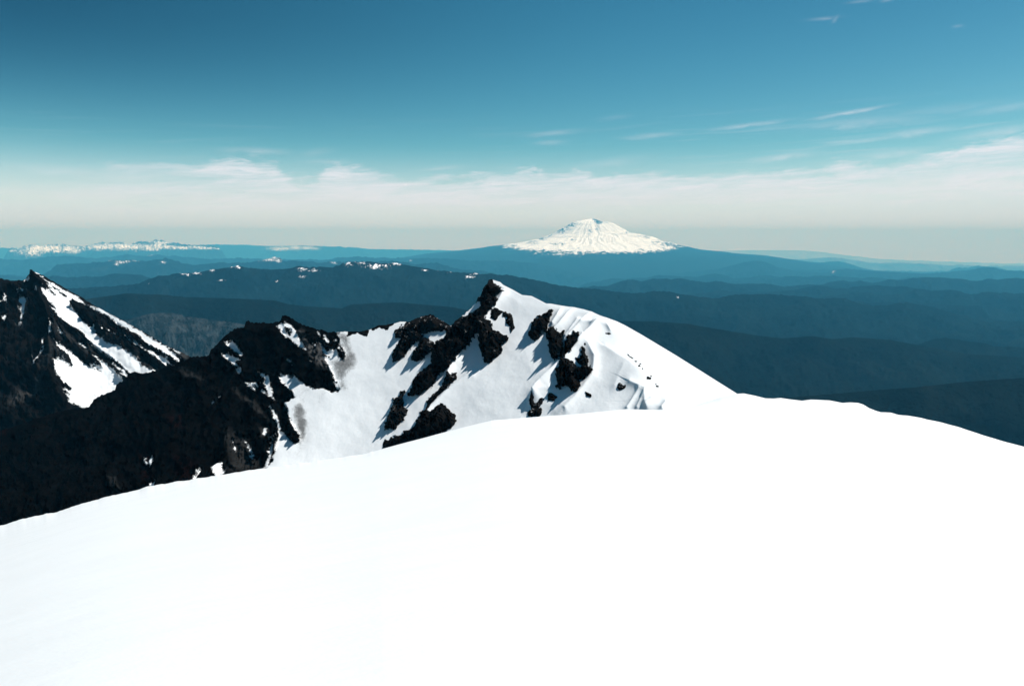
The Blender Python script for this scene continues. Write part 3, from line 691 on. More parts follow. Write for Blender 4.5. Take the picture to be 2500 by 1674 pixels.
snow_peak = [fr(F1, p) for p in [
    [(436, 192), (480, 212), (560, 230), (640, 275), (700, 300), (760, 340), (830, 380), (872, 430), (800, 410), (735, 385), (712, 420), (730, 480), (790, 530), (830, 600), (880, 630), (912, 662), (948, 642), (930, 690), (990, 740), (1050, 790), (1150, 830),
     (1230, 860), (1310, 910), (1370, 950), (1430, 1030), (1500, 1070), (1562, 1090), (1555, 1150), (1440, 1150), (1300, 1130), (1290, 1110), (1240, 1060), (1200, 1010), (1130, 970), (1040, 910), (960, 850), (900, 790), (840, 720), (760, 680), (690, 650), (630, 610),
     (600, 575), (552, 528), (625, 558), (570, 500), (510, 450), (480, 410), (458, 352), (520, 365), (592, 382), (530, 330), (486, 262), (560, 300), (640, 350), (655, 372), (690, 362), (640, 330), (580, 290), (520, 250)],
    [(868, 418), (1000, 474), (1020, 464), (1100, 518), (1250, 598), (1400, 682), (1550, 780), (1680, 856), (1722, 900), (1780, 950), (1845, 1002), (1800, 1008), (1700, 940), (1600, 880), (1500, 830), (1400, 740), (1300, 690), (1200, 620), (1100, 550), (1000, 500)],
    [(1292, 773), (1360, 800), (1450, 870), (1560, 920), (1650, 970), (1755, 1038), (1670, 1048), (1620, 1000), (1520, 930), (1400, 850)],
    [(562, 882), (600, 897), (680, 910), (740, 940), (800, 980), (850, 1030), (930, 1070), (1015, 1102), (970, 1060), (1045, 1072), (1000, 990), (928, 928), (980, 958), (1060, 1010), (1130, 1070), (1190, 1130), (1252, 1190), (1250, 1300), (1000, 1500), (720, 1500), (710, 1440), (678, 1412), (722, 1410),
     (658, 1368), (745, 1352), (620, 1270), (562, 1160), (538, 1080), (600, 1045), (660, 1060), (705, 1092), (742, 1085), (728, 1030), (680, 990), (620, 930)],
    [(1130, 1008), (1200, 1058), (1242, 1080), (1302, 1162), (1268, 1157), (1200, 1082), (1140, 1032)],
    [(198, 378), (270, 408), (292, 440), (260, 480), (245, 552), (198, 490), (230, 470), (210, 420)], [(192, 612), (215, 568), (237, 563), (210, 617)], [(22, 560), (62, 548), (45, 602)], [(415, 872), (435, 818), (447, 830), (430, 892)],
    [(348, 1052), (370, 1010), (397, 988), (360, 1062)], [(405, 1000), (445, 975), (440, 992), (412, 1006)], [(228, 302), (272, 292), (240, 322)], [(248, 187), (292, 160), (270, 182)], [(278, 208), (320, 215), (372, 225), (300, 232)], [(352, 94), (380, 96), (392, 120), (370, 114)],
    [(412, 142), (432, 148), (430, 160), (415, 155)], [(180, 300), (205, 305), (200, 322), (182, 315)], [(0, 400), (70, 340), (35, 420), (0, 440)], [(400, 355), (435, 360), (430, 378), (408, 370)], [(505, 838), (560, 770), (588, 738), (560, 800), (520, 845)],
    [(1050, 672), (1070, 680), (1065, 690), (1050, 682)], [(1110, 705), (1145, 720), (1140, 732), (1118, 720)], [(1700, 860), (1760, 890), (1820, 915), (1780, 905)], [(650, 768), (672, 775), (665, 788), (652, 780)], [(800, 825), (850, 850), (870, 870), (840, 858)]]]
peak_scree = [(fr(F1, [(480, 1110), (430, 1150), (380, 1200), (330, 1290), (200, 1300), (70, 1440), (130, 1460), (330, 1400), (420, 1250)]), 0.30, 12), (fr(F1, [(600, 740), (760, 790), (950, 900), (900, 930), (700, 830), (600, 790)]), 0.22, 10),
              (fr(F1, [(940, 680), (1200, 860), (1430, 960), (1640, 1060), (1480, 1060), (1300, 900), (1000, 760)]), 0.30, 10), (fr(F1, [(420, 160), (700, 300), (900, 430), (640, 290), (440, 190)]), 0.2, 6),
              (fr(F1, [(290, 470), (240, 600), (110, 720), (220, 640), (300, 520)]), 0.35, 4), (fr(F1, [(500, 900), (620, 950), (720, 1050), (690, 1090), (560, 1020), (500, 1080)]), 0.2, 8),
              (fr(F1, [(1760, 860), (1900, 940), (1880, 980), (1780, 940)]), 0.35, 4)]
pxp = np.arange(-290, 640, 1.5)
tpk = np.interp(pxp, sky_peak[:, 0], sky_peak[:, 1])
tpk = tpk + (perlin(pxp / 8, pxp * 0, 5) * 2.2 + perlin(pxp / 3.2, pxp * 0 + .5, 6) * 1.2) * np.interp(pxp, [0, 90, 240, 260, 400], [1.3, .8, .6, .15, .3])
Rp = 300; vvp = np.linspace(0, 1, Rp)
bpk = np.full(pxp.shape, 1180.0)
QX = np.repeat(pxp[None], Rp, 0); QY = tpk[None] + (bpk - tpk)[None] * vvp[:, None]
wx = QX + fbm(QX / 11, QY / 11, 4, 71) * 3.5; wy = QY + fbm(QX / 11, QY / 11, 4, 91) * 3.5
snp = np.full(QX.shape, -40.0)
for p in snow_peak: snp = np.maximum(snp, sdist(wx, wy, p) + (0.6 if len(p) < 9 else 0))
scp = np.zeros(QX.shape)
for p, s, w in peak_scree: scp = np.maximum(scp, s * smooth(-w * 1.5, w * 1.5, sdist(wx, wy, p)))
drp = 0.42 * smooth(900, 990, QY) + 0.15 + 0.16 * (fbm((QX - QY * 1.2) / 90, (QX + QY * .6) / 8, 3, 12) + .3) * smooth(900, 960, QY)
u, v = ray(QX, QY); t = depth_peak(QX, QY)
Q0 = np.stack([u * t, t, v * t], -1); QN = normals(Q0)
rkf = smooth(4, -6, snp); ed = smooth(0, 30, QY - tpk[None])
rot = (QX * .86 - QY * .5)                      # gullies run down to the right
hq = rkf * (facets((QX * .8 - QY * .5) / 22, (QX * .6 + QY * .8) / 34, 15) * 7 + facets((QX * .8 - QY * .5) / 8, (QX * .6 + QY * .8) / 12, 16) * 2.5 + ridged((QX * .5 - QY * .86) / 40, (QX * .86 + QY * .5) / 150, 6, 14) * 17 - 5 + fbm(QX / 12, QY / 12, 4, 19) * 6) * (.15 + .85 * ed) \
    + (1 - rkf) * fbm(QX / 40, QY / 40, 3, 2) * 2.5 * ed
# the dark spur that divides the left, shaded face from the couloirs
d, s = line_dist(QX, QY, fr(F1, [(350, 97), (400, 250), (450, 420), (520, 560), (560, 700), (500, 900), (490, 1080), (560, 1300), (650, 1500)]))
hq = hq + 26 * np.exp(-d / np.where(s > 0, 26, 34)) * ed
Q1 = Q0 + QN * hq[..., None]
bk = []
hor = Q1[0, :, :2] / np.linalg.norm(Q1[0, :, :2], axis=1, keepdims=True)
for s in (np.linspace(0, 1, 19)[1:] ** 1.8 * 700)[::-1]:
    q = Q1[0].copy(); q[:, :2] += hor * s; q[:, 2] += Q1[0, :, 2] / Q1[0, :, 1] * s - 0.35 * s - 0.3 * s * smooth(0, 100, s); bk.append(q)
QB = np.concatenate([np.array(bk), Q1], 0)
padp = lambda a: np.concatenate([np.repeat(a[:1], len(bk), 0), a], 0)
M_peak = mat_wall('left_peak_rock_and_snow', 0.55, bumpd=5.0, speck=0.4)
peak = structure(grid_mesh('rocky_peak', QB, {'snow': padp(snp), 'dirt': padp(drp), 'scree': padp(scp), 'rust': padp(scp * 0)}, mat=M_peak))

# ------------------------------------------------------------------ foreground snowfield under the camera
fg = np.array([(-900, 1720), (-400, 1440), (0, 1282), (20, 1277), (50, 1267), (90, 1259), (150, 1246), (185, 1233), (230, 1221), (260, 1212), (330, 1197), (365, 1186), (480, 1168), (600, 1149), (700, 1135), (800, 1121), (890, 1108),
               (960, 1088), (1040, 1067), (1130, 1043), (1200, 1026), (1300, 1018), (1400, 1011), (1460, 1005), (1530, 998), (1580, 1000), (1620, 1004), (1660, 1001), (1710, 985), (1760, 969),
               (1800, 961), (1816, 960), (1845, 966), (1869, 972), (1888, 973), (1905, 971), (1935, 975), (1958, 978), (1972, 976), (1980, 975), (2025, 977), (2057, 983), (2075, 982), (2095, 983), (2107, 987), (2122, 996),
               (2140, 1003), (2150, 1006), (2175, 1007), (2193, 1012), (2215, 1014), (2250, 1020), (2265, 1024), (2300, 1031), (2340, 1042), (2400, 1062), (2450, 1077), (2500, 1090), (2900, 1215), (3400, 1400)], float)
azs = []
for a_, b_ in fg:
    uu, vv_ = ray(a_, b_); azs.append((math.atan2(float(uu), 1.0), -float(vv_) / math.hypot(float(uu), 1.0)))
azs = np.array(azs)
# columns by azimuth all round the viewer, dense in front
A1 = np.linspace(azs[0, 0], azs[-1, 0], 1500); A2 = np.linspace(azs[-1, 0], 2 * math.pi + azs[0, 0], 140)[1:-1]
sl = np.interp(A1, azs[:, 0], azs[:, 1])
pxa = W / 2 + F * np.tan(np.clip(A1, -1.3, 1.3)) * 1.0
sl = sl + np.where(pxa < 900, 0.0009 * perlin(pxa / 26, pxa * 0, 3) + .0004 * perlin(pxa / 9, pxa * 0, 4), 0.00025 * perlin(pxa / 40, pxa * 0, 4))
s0, s1 = sl[-1], sl[0]
sl2 = s0 + (s1 - s0) * (A2 - A2[0]) / (A2[-1] - A2[0]) - 0.25 * np.sin(np.pi * (A2 - A2[0]) / (A2[-1] - A2[0]))
AZ = np.concatenate([A1, A2, [A1[0] + 2 * math.pi]]); SL = np.concatenate([sl, sl2, [sl[0]]])
Rr = np.interp(np.degrees(np.concatenate([A1, A2 * 0 + A1[-1], [A1[-1]]])), [-60, -33, -10, 5, 15, 33, 60], [60, 62, 66, 80, 105, 90, 70])
Rr[len(A1):] = 70
kern = np.ones(1)
EYE = 1.75
rf = np.concatenate([np.linspace(0.02, 1, 60) ** 1.7, 1 + (np.linspace(0, 1, 26)[1:]) ** 1.5 * 1.3])
rr = rf[:, None] * Rr[None]
# the fine waves of the rim belong to the edge only: nearer to the viewer the snow is smooth
k = 121
SLs = SL.copy(); n1 = len(A1)
padv = np.concatenate([np.full(k, sl[0]), sl, np.full(k, sl[-1])]); SLs[:n1] = np.convolve(padv, np.ones(2 * k + 1) / (2 * k + 1), 'valid')
wgt = smooth(0.45, 1.0, rf)[:, None] * (1 - smooth(1.3, 2.2, rf)[:, None] * 0.5)
S = SLs[None] * (1 - wgt) + SL[None] * wgt
zz = -EYE - (S - 2 * EYE / Rr[None]) * rr - EYE / Rr[None] ** 2 * rr ** 2
over = np.maximum(rf - 1.12, 0)[:, None]
zz = zz - over ** 1.6 * Rr[None] * np.interp(np.degrees(AZ), [-60, 5, 18, 60], [1.6, 1.3, 0.25, 0.25])[None]
sx = rr * np.sin(AZ)[None]; sy = rr * np.cos(AZ)[None]
soft = smooth(0.9, 0.5, rf)[:, None]
zz = zz + soft * (fbm(sx / 9, sy / 9, 3, 3) * 0.035 * np.minimum(1, rr / 8) + fbm(sx / 30, sy / 30, 2, 8) * 0.10 * np.minimum(1, rr / 20))
M_fg = mat_snow_plain()
structure(grid_mesh('snowfield', np.stack([sx, sy, zz], -1), mat=M_fg))

# ------------------------------------------------------------------ far country: ground sheet, wooded ridges
EARTH = 5000e3
def ground_z(d): return -1560 - d * d / (2 * EARTH) - 1350 * smooth(11000, 48000, d)     # the plateau lies lower beyond the range


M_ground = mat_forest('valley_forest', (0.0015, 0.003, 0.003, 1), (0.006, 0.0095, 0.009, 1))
ga = np.linspace(-math.pi, math.pi, 721); gr_ = np.geomspace(900, 150000, 260)
GA, GR = np.meshgrid(ga, gr_)
gx, gy = GR * np.sin(GA), GR * np.cos(GA)
gz = ground_z(GR) + fbm(gx / 3500, gy / 3500, 6, 44) * 300 * smooth(900, 4000, GR)
box_ok = (gy > -24000) & (np.abs(gx) < 140000)
structure(grid_mesh('ground', np.stack([gx, gy, gz], -1), {'snow': np.full(gx.shape, -40.0)}, keep=box_ok, mat=M_ground))


def ridge(name, pts, dist, width, mat, rough=1.0, snow=(), span=None, wob=0.06, seed=0, jag=0.6, rows=70, step=3.0, ragged=20.0):
    pts = pts[np.argsort(pts[:, 0], kind='stable')]
    a = pts[0, 0]; b = pts[-1, 0]
    x = np.arange(a, b + step, step)
    ty = np.interp(x, pts[:, 0], pts[:, 1]); tj = perlin(x / 22, x * 0, seed) * 1.0 * jag + perlin(x / 8, x * 0, seed + 1) * .8 * jag + perlin(x / 3.5, x * 0, seed + 2) * .4 * jag
    t0 = dist * (1 + wob * fbm(x / 260, x * 0 + seed, 3, seed + 3))
    u, v = ray(x, ty); X = u * t0; Z = v * t0; JG = -tj / F * t0
    fall_n = 26
    k = np.concatenate([-np.linspace(1, 0, 10)[:-1], np.linspace(0, 1, rows) ** 1.5])
    K = np.repeat(k[:, None], len(x), 1)
    T = np.where(K >= 0, t0[None] * (1 - width * K), t0[None] * (1 - width * 0.9 * K))
    base = ground_z(T) - 60
    prof = np.where(K >= 0, (1 - K) ** 1.35, (1 + K) ** 1.3)
    Z2 = base + (Z[None] - base) * prof
    XX = X[None] * (T / t0[None])
    sc = dist * 0.035
    amp = rough * dist * 0.012
    nz = (ridged(XX / sc, T / sc * .8, 6, seed + 7) - 0.45) * amp * smooth(0.0, 0.22, np.abs(K)) * (1 - np.abs(K)) ** .4
    nz = nz + JG[None] * np.exp(-np.abs(K) / 0.02)
    fx = dist * 0.004
    nz = nz + ridged(XX / fx, T / fx, 4, seed + 9) * amp * 0.22 * smooth(0, .03, np.abs(K))
    ends = np.minimum(smooth(a, a + 60, x), smooth(b, b - 60, x))[None] if span else 1.0
    Z2 = np.where(ends < 1, base + (Z2 + nz - base) * ends, Z2 + nz)
    sn_ = np.full(K.shape, -40.0)
    # picture-scale position of each vertex for the snow patches
    yy = T; vv2 = Z2 / T; uu2 = XX / T
    c_y = CP - vv2 * SP; c_z = SP + vv2 * CP
    spx = W / 2 + F * uu2 / c_y; spy = H / 2 - F * c_z / c_y
    for (qx, qy, rx, ry) in snow:
        rx, ry = rx * (0.8 if dist < 50000 else 1), ry * (0.75 if dist < 50000 else 1)
        q = (1 - np.sqrt(((spx - qx) / rx) ** 2 + ((spy - qy) / ry) ** 2)) * 1.9 - 0.6
        sn_ = np.maximum(sn_, q)
    P = np.stack([XX, T, Z2], -1)
    return structure(grid_mesh(name, P, {'snow': sn_, 'ragged': np.full(K.shape, ragged)}, mat=mat))


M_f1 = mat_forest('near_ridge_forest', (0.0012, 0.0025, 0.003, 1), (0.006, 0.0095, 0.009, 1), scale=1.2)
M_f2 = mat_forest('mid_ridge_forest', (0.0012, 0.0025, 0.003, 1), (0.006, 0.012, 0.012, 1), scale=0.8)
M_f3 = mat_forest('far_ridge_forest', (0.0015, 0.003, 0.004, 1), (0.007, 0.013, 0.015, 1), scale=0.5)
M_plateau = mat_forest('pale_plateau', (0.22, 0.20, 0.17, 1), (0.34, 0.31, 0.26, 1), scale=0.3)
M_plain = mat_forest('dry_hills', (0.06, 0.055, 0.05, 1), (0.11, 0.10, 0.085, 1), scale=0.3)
M_grey = mat_forest('bare_grey_hill', (0.003, 0.006, 0.0065, 1), (0.010, 0.012, 0.012, 1), rock=0.4, scale=1.6)

ridge('grey_hill', fr(FL, [(560, 740), (700, 670), (820, 612), (880, 598), (950, 580), (1050, 560), (1150, 562), (1225, 573), (1240, 585), (1350, 596), (1400, 606), (1550, 622), (1650, 642), (1800, 690), (2000, 760)]), 6500, 0.30, M_grey, 1.6, span=1, seed=11, jag=1.2, step=2.0, rows=120)
ridge('hill', fr(FR, [(-2600, 1300), (900, 1010), (1200, 985), (1420, 966), (1650, 950), (1900, 922), (2100, 905), (2342, 890), (3200, 860)]), 4700, 0.30, M_f1, 1.0, seed=21)
ridge('hill', np.vstack([fr(FL, [(-600, 560), (0, 500), (500, 480), (850, 430), (1100, 440), (1250, 455), (1500, 462), (1700, 470), (1850, 478), (1950, 505), (2100, 520), (2300, 530)]),
      fr(FM, [(150, 425), (300, 416), (470, 412), (600, 425), (780, 440), (1100, 500), (1500, 530), (1900, 530)]),
      fr(FR, [(0, 532), (200, 547), (450, 590), (640, 620), (800, 640), (1000, 625), (1130, 645), (1250, 632), (1500, 650), (1700, 690), (2000, 740), (2342, 760), (3200, 800)])]), 7900, 0.30, M_f1, 1.0, seed=31)
ridge('hill', np.vstack([fr(FL, [(-600, 400), (0, 390), (400, 400), (560, 392), (700, 385), (900, 370), (1060, 315), (1200, 297), (1330, 290), (1420, 272), (1500, 260), (1600, 246), (1680, 258), (1750, 266), (1850, 270), (1950, 262), (2010, 245), (2080, 256), (2160, 250), (2240, 255), (2310, 238)]),
      fr(FM, [(100, 162), (130, 155), (200, 156), (260, 150), (340, 165), (430, 160), (560, 185), (700, 208), (850, 222), (980, 228), (1150, 238), (1300, 265), (1450, 300), (1600, 320), (1700, 326), (1850, 346), (1950, 353)]),
      fr(FR, [(0, 340), (60, 340), (130, 352), (200, 365), (380, 386), (430, 378), (490, 362), (700, 358), (850, 366), (950, 375), (1050, 388), (1200, 382), (1300, 420), (1380, 436), (1500, 424), (1600, 412), (1760, 440), (1960, 500), (2100, 535), (2342, 548), (3200, 590)])]), 13500, 0.28, M_f2, 1.0,
      snow=[(1090, 653, 22, 5), (1100, 656, 13, 6), (920, 650, 22, 5), (912, 654, 7, 4), (848, 643, 9, 5), (882, 640, 10, 4), (968, 643, 12, 4), (738, 657, 10, 4), (765, 660, 12, 4), (575, 650, 9, 3), (582, 652, 5, 4), (473, 665, 14, 3), (455, 670, 8, 3), (516, 658, 7, 4), (740, 675, 9, 3), (1145, 676, 10, 3), (1162, 668, 8, 2.5), (1035, 659, 6, 2), (678, 686, 6, 2), (800, 640, 5, 3), (538, 684, 10, 2), (363, 691, 3, 2), (1655, 725, 4, 2)], seed=41, jag=2.0)
ridge('hill', np.vstack([fr(FM, [(1500, 345), (1900, 340)]), fr(FR, [(100, 345), (230, 330), (330, 297), (450, 294), (560, 300), (700, 308), (900, 310), (1100, 300), (1300, 310), (1600, 325), (1800, 350), (2000, 380), (2342, 360), (3200, 370)])]), 30000, 0.25, M_f2, 1.0, seed=51, span=1)
ridge('hill', np.vstack([fr(FL, [(-600, 300), (0, 305), (90, 312), (200, 330), (300, 300), (380, 240), (440, 232), (600, 226), (720, 214), (800, 205), (870, 208), (960, 212), (1060, 202), (1110, 196), (1160, 203), (1240, 230), (1330, 238), (1450, 225), (1560, 222), (1650, 224), (1750, 212), (1800, 196), (1850, 186), (1885, 192), (1910, 210), (2050, 214), (2150, 222), (2250, 220), (2340, 215)]),
      fr(FM, [(200, 150), (350, 150), (480, 152), (560, 172), (650, 160), (700, 162), (760, 182), (830, 200), (900, 205), (1000, 215), (1200, 240)])]), 32000, 0.22, M_f2, 1.0, snow=[(660, 634, 20, 3.5), (668, 629, 10, 4), (680, 636, 6, 4), (268, 634, 5, 3), (295, 640, 12, 3), (308, 638, 8, 2.5), (285, 644, 6, 3), (333, 634, 8, 3), (398, 640, 6, 3), (815, 640, 6, 3)], seed=61, jag=2.8, span=1)
ridge('hill', np.vstack([fr(FM, [(380, 160), (480, 140), (590, 131), (700, 133), (800, 137), (900, 147), (1000, 146), (1080, 145), (1180, 150), (1330, 163), (1450, 193), (1600, 235), (1700, 256), (1850, 285), (1950, 275), (2020, 262)]),
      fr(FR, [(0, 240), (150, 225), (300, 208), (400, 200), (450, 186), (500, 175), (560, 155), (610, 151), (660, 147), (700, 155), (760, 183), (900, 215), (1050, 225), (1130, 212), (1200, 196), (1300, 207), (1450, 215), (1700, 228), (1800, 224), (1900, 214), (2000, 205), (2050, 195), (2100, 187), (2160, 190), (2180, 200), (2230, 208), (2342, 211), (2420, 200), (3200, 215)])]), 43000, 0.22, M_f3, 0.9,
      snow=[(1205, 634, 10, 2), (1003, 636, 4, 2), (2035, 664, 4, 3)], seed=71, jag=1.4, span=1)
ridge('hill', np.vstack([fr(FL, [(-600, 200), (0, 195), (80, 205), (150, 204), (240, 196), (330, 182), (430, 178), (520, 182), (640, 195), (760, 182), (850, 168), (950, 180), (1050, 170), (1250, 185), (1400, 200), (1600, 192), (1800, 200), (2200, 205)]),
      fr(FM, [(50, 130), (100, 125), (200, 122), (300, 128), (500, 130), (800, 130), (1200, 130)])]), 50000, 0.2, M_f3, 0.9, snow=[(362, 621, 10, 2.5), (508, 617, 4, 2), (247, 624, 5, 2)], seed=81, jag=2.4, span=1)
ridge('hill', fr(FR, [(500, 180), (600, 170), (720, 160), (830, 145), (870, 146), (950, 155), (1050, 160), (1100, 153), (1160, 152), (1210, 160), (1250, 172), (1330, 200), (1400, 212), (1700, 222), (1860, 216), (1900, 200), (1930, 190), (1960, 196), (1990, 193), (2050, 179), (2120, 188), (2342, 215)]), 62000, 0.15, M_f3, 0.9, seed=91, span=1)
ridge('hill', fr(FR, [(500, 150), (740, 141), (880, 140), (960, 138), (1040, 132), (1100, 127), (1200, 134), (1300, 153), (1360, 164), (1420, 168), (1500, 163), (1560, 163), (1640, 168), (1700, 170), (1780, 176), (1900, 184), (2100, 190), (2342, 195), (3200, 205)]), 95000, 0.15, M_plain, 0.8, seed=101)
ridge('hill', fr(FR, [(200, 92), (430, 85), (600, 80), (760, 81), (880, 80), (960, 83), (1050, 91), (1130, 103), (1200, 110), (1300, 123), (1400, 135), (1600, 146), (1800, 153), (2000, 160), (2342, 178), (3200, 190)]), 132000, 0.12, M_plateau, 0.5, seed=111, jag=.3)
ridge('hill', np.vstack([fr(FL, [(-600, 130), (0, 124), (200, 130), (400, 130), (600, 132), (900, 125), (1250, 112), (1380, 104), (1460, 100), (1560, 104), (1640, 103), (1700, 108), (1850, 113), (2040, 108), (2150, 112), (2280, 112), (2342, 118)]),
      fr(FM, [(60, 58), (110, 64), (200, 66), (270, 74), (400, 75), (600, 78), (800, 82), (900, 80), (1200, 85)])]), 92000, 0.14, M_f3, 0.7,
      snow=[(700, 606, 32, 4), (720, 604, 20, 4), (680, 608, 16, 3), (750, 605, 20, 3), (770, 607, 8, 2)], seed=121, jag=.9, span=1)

# lower foothills filling the valleys between the main ridges, each a short spur with tapering ends
hr = np.random.RandomState(5)
for i, (d, cx, hw, h, mt) in enumerate([(6200, 2150, 420, 260, M_f1), (6600, 1750, 380, 180, M_f1), (9600, 2250, 480, 300, M_f1), (10400, 1850, 420, 240, M_f1), (9900, 1000, 420, 420, M_f1), (10800, 520, 420, 520, M_f1),
        (15500, 1950, 500, 420, M_f2), (17500, 2320, 420, 520, M_f2), (19500, 2050, 460, 560, M_f2), (22500, 1700, 420, 700, M_f2), (24500, 2300, 480, 760, M_f2), (21000, 330, 380, 900, M_f2), (33500, 2100, 460, 900, M_f2), (35500, 1750, 380, 1000, M_f2),
        (37000, 650, 420, 1080, M_f2), (39000, 250, 360, 1150, M_f2), (46500, 1900, 420, 1250, M_f3), (47500, 1100, 520, 1350, M_f3), (15500, 650, 420, 620, M_f2)]):
    xx = np.arange(cx - hw, cx + hw + 1, 12.0)
    hb = h * (0.55 + 0.45 * np.cos((xx - cx) / hw * math.pi / 2)) * (1 + 0.35 * fbm(xx / 110, xx * 0 + i * 3.3, 4, 200 + i))
    pyc = 582 + F * (-(ground_z(d) + hb)) / d / (1 + 0.0)
    ridge('hill', np.stack([xx, pyc], 1), d, 0.16, mt, 0.9, span=1, seed=300 + 11 * i, jag=1.2, rows=40, step=4.0)

# snowy jagged range on the left horizon
gr_pts = fr(FL, [(-80, 140), (0, 130), (60, 122), (120, 128), (150, 122), (190, 108), (212, 96), (240, 104), (262, 118), (300, 108), (340, 100), (370, 104), (400, 102), (428, 98), (450, 106), (500, 112), (560, 116), (600, 106), (640, 96), (690, 86), (720, 94), (760, 90), (812, 84), (850, 96),
                  (900, 92), (950, 84), (985, 80), (1010, 84), (1035, 74), (1075, 76), (1100, 72), (1130, 82), (1170, 90), (1220, 98), (1280, 104), (1350, 108), (1400, 112), (1500, 122), (1620, 140)])
M_range = mat_forest('snowy_range', (0.004, 0.006, 0.007, 1), (0.014, 0.016, 0.018, 1), scale=0.28)
ridge('snowy_range', gr_pts, 70000, 0.10, M_range, 1.0, snow=[(75, 612, 34, 13), (95, 606, 30, 10), (130, 604, 45, 8), (170, 608, 34, 9), (182, 613, 16, 7), (240, 602, 50, 9), (290, 600, 60, 8), (330, 603, 48, 7), (368, 606, 30, 7), (400, 603, 40, 5), (440, 605, 40, 4), (500, 606, 40, 3), (540, 606, 12, 2), (110, 606, 70, 11), (300, 602, 110, 9), (30, 612, 14, 3), (395, 592, 30, 4), (385, 598, 20, 5), (140, 614, 20, 3), (480, 603, 30, 2.5)],
      seed=131, jag=3.6, step=1.2, rows=90, wob=0.02, ragged=9.0, span=1)

# ------------------------------------------------------------------ the distant volcano: a real cone with radial ridges
AD = 61000.0
vol = fr(FA, [(-2400, 640), (-1500, 520), (-700, 440), (-300, 405), (0, 368), (60, 356), (150, 348), (200, 336), (280, 334), (370, 316), (440, 302), (500, 290), (560, 278), (600, 258), (650, 242), (700, 215), (750, 185), (800, 160), (830, 138), (870, 122), (900, 114), (960, 105), (1010, 98), (1030, 91), (1065, 92),
             (1090, 106), (1130, 122), (1190, 124), (1230, 134), (1260, 152), (1310, 180), (1350, 200), (1400, 230), (1440, 234), (1500, 244), (1560, 258), (1610, 268), (1660, 290), (1700, 312), (1750, 312), (1800, 326), (1860, 345), (1900, 352), (1980, 372), (2060, 388), (2150, 396), (2240, 402), (2342, 418), (2700, 445), (3100, 475), (3900, 540), (5000, 620)])
uc, _ = ray(1450, 540); xc = float(uc) * AD
u, v = ray(vol[:, 0], vol[:, 1]); sx_ = u * AD - xc; sz_ = v * AD
rad = np.concatenate([[0], np.geomspace(60, 28000, 440)]); an = np.linspace(0, 2 * math.pi, 1201)
AN, RD = np.meshgrid(an, rad)
zR = np.interp(RD, sx_, sz_); zL = np.interp(-RD, sx_, sz_)
zR = zR - 0.07 * np.maximum(RD - 13000, 0); zL = zL - 0.07 * np.maximum(RD - 13000, 0)
c = np.cos(AN); wR = smooth(-0.75, 0.75, c)
Zv = zR * wR + zL * (1 - wR)
fl = smooth(1500, 9000, RD)
gul = ridged(AN * 7 + 0.6 * perlin(RD / 2500, AN * 2, 5), RD / 4200, 6, 77)
offax = 1 - np.abs(c) ** 12 * .8
Zv = Zv + (gul - .45) * (50 + 40 * smooth(200, 2500, RD)) * offax * smooth(0, 700, RD) * smooth(20000, 13000, RD) + fbm(RD * c / 500, RD * np.sin(AN) / 500, 4, 5) * 30 * offax
vx = xc + RD * c; vy = AD + RD * np.sin(AN)
hrel = Zv
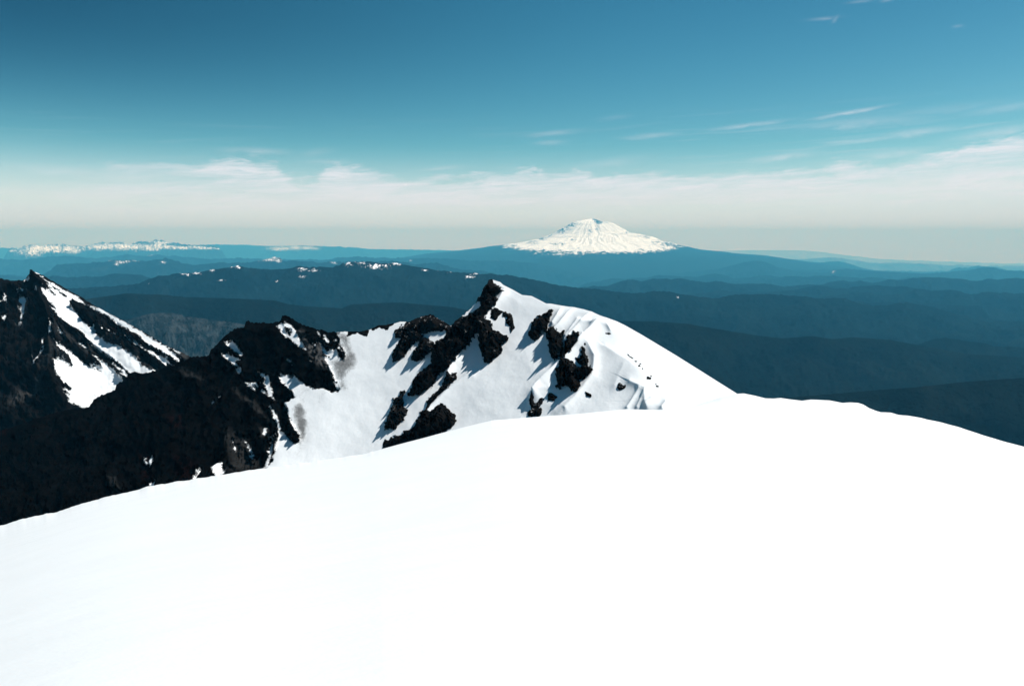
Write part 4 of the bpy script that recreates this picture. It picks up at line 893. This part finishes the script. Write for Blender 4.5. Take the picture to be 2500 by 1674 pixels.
# snowline with trees and rock breaking it up, and bare rock on the steeper ribs
uu2, vv2 = vx / vy, Zv / vy
spx = W / 2 + F * uu2 / (CP - vv2 * SP); spy = H / 2 - F * (SP + vv2 * CP) / (CP - vv2 * SP)
snv = (Zv - (-880 + 420 * smooth(140, 250, np.abs(spx - 1452)) + 260 * fbm(vx / 4000, vy / 4000, 4, 15) + 430 * fbm(vx / 330, vy / 900, 4, 16, .8))) / 26.0
rock_at = [(1335, 570, 20, 10, 1.2), (1365, 558, 26, 11, 1.3), (1393, 548, 16, 8, 1.0), (1320, 582, 18, 5, 1), (1460, 542, 12, 5, 1.4), (1452, 537, 7, 4, 1.2), (1440, 566, 7, 8, .9), (1456, 560, 9, 4, .7), (1398, 584, 10, 4, .8),
           (1300, 592, 22, 6, .8), (1360, 596, 24, 5, .8), (1250, 600, 20, 5, .9), (1580, 580, 14, 6, .8), (1604, 590, 16, 7, 1), (1630, 596, 22, 8, 1.1), (1660, 600, 24, 8, 1.2), (1530, 566, 6, 8, .8), (1560, 575, 10, 5, .7), (1240, 594, 24, 4, .8)]
ra = np.zeros(spx.shape)
for qx, qy, rx, ry, a in rock_at: ra = np.maximum(ra, a * np.exp(-((spx - qx) / rx) ** 2 - ((spy - qy) / ry) ** 2) * (np.sin(AN) < .2))
pat = ridged(spx / 11 + spy / 9, (spy * 1.0 - spx * .25) / 5, 5, 55)
snv = np.minimum(snv, (0.95 - ra * 0.60 - pat) * 16)
M_vol = mat_forest('volcano_snow', (0.003, 0.006, 0.007, 1), (0.009, 0.012, 0.013, 1), scale=0.6, soft=3.5)
structure(grid_mesh('snowy_volcano', np.stack([vx, vy, Zv], -1), {'snow': np.clip(snv, -30, 30), 'ragged': np.full(snv.shape, 12.0)}, mat=M_vol, flip=True))

# ------------------------------------------------------------------ haze: one closed box round everything, even density
m = bpy.data.materials.new('haze'); m.use_nodes = True; tt = m.node_tree; tt.nodes.clear()
oo = tt.nodes.new('ShaderNodeOutputMaterial'); pv = tt.nodes.new('ShaderNodeVolumePrincipled')
pv.inputs['Color'].default_value = HAZE_COLOR + (1,); pv.inputs['Density'].default_value = HAZE_DENSITY
pv.inputs['Absorption Color'].default_value = HAZE_ABS + (1,); pv.inputs['Anisotropy'].default_value = 0.0
tt.links.new(pv.outputs[0], oo.inputs['Volume'])
me = bpy.data.meshes.new('haze')
x0, x1, y0, y1, z0, z1 = -145000, 145000, -25000, 152000, -5400, 1620
vs = [(x, y, z) for z in (z0, z1) for y in (y0, y1) for x in (x0, x1)]
me.from_pydata(vs, [], [(0, 2, 3, 1), (4, 5, 7, 6), (0, 1, 5, 4), (2, 6, 7, 3), (0, 4, 6, 2), (1, 3, 7, 5)])
hz = bpy.data.objects.new('haze', me); col.objects.link(hz); me.materials.append(m); hz['kind'] = 'stuff'
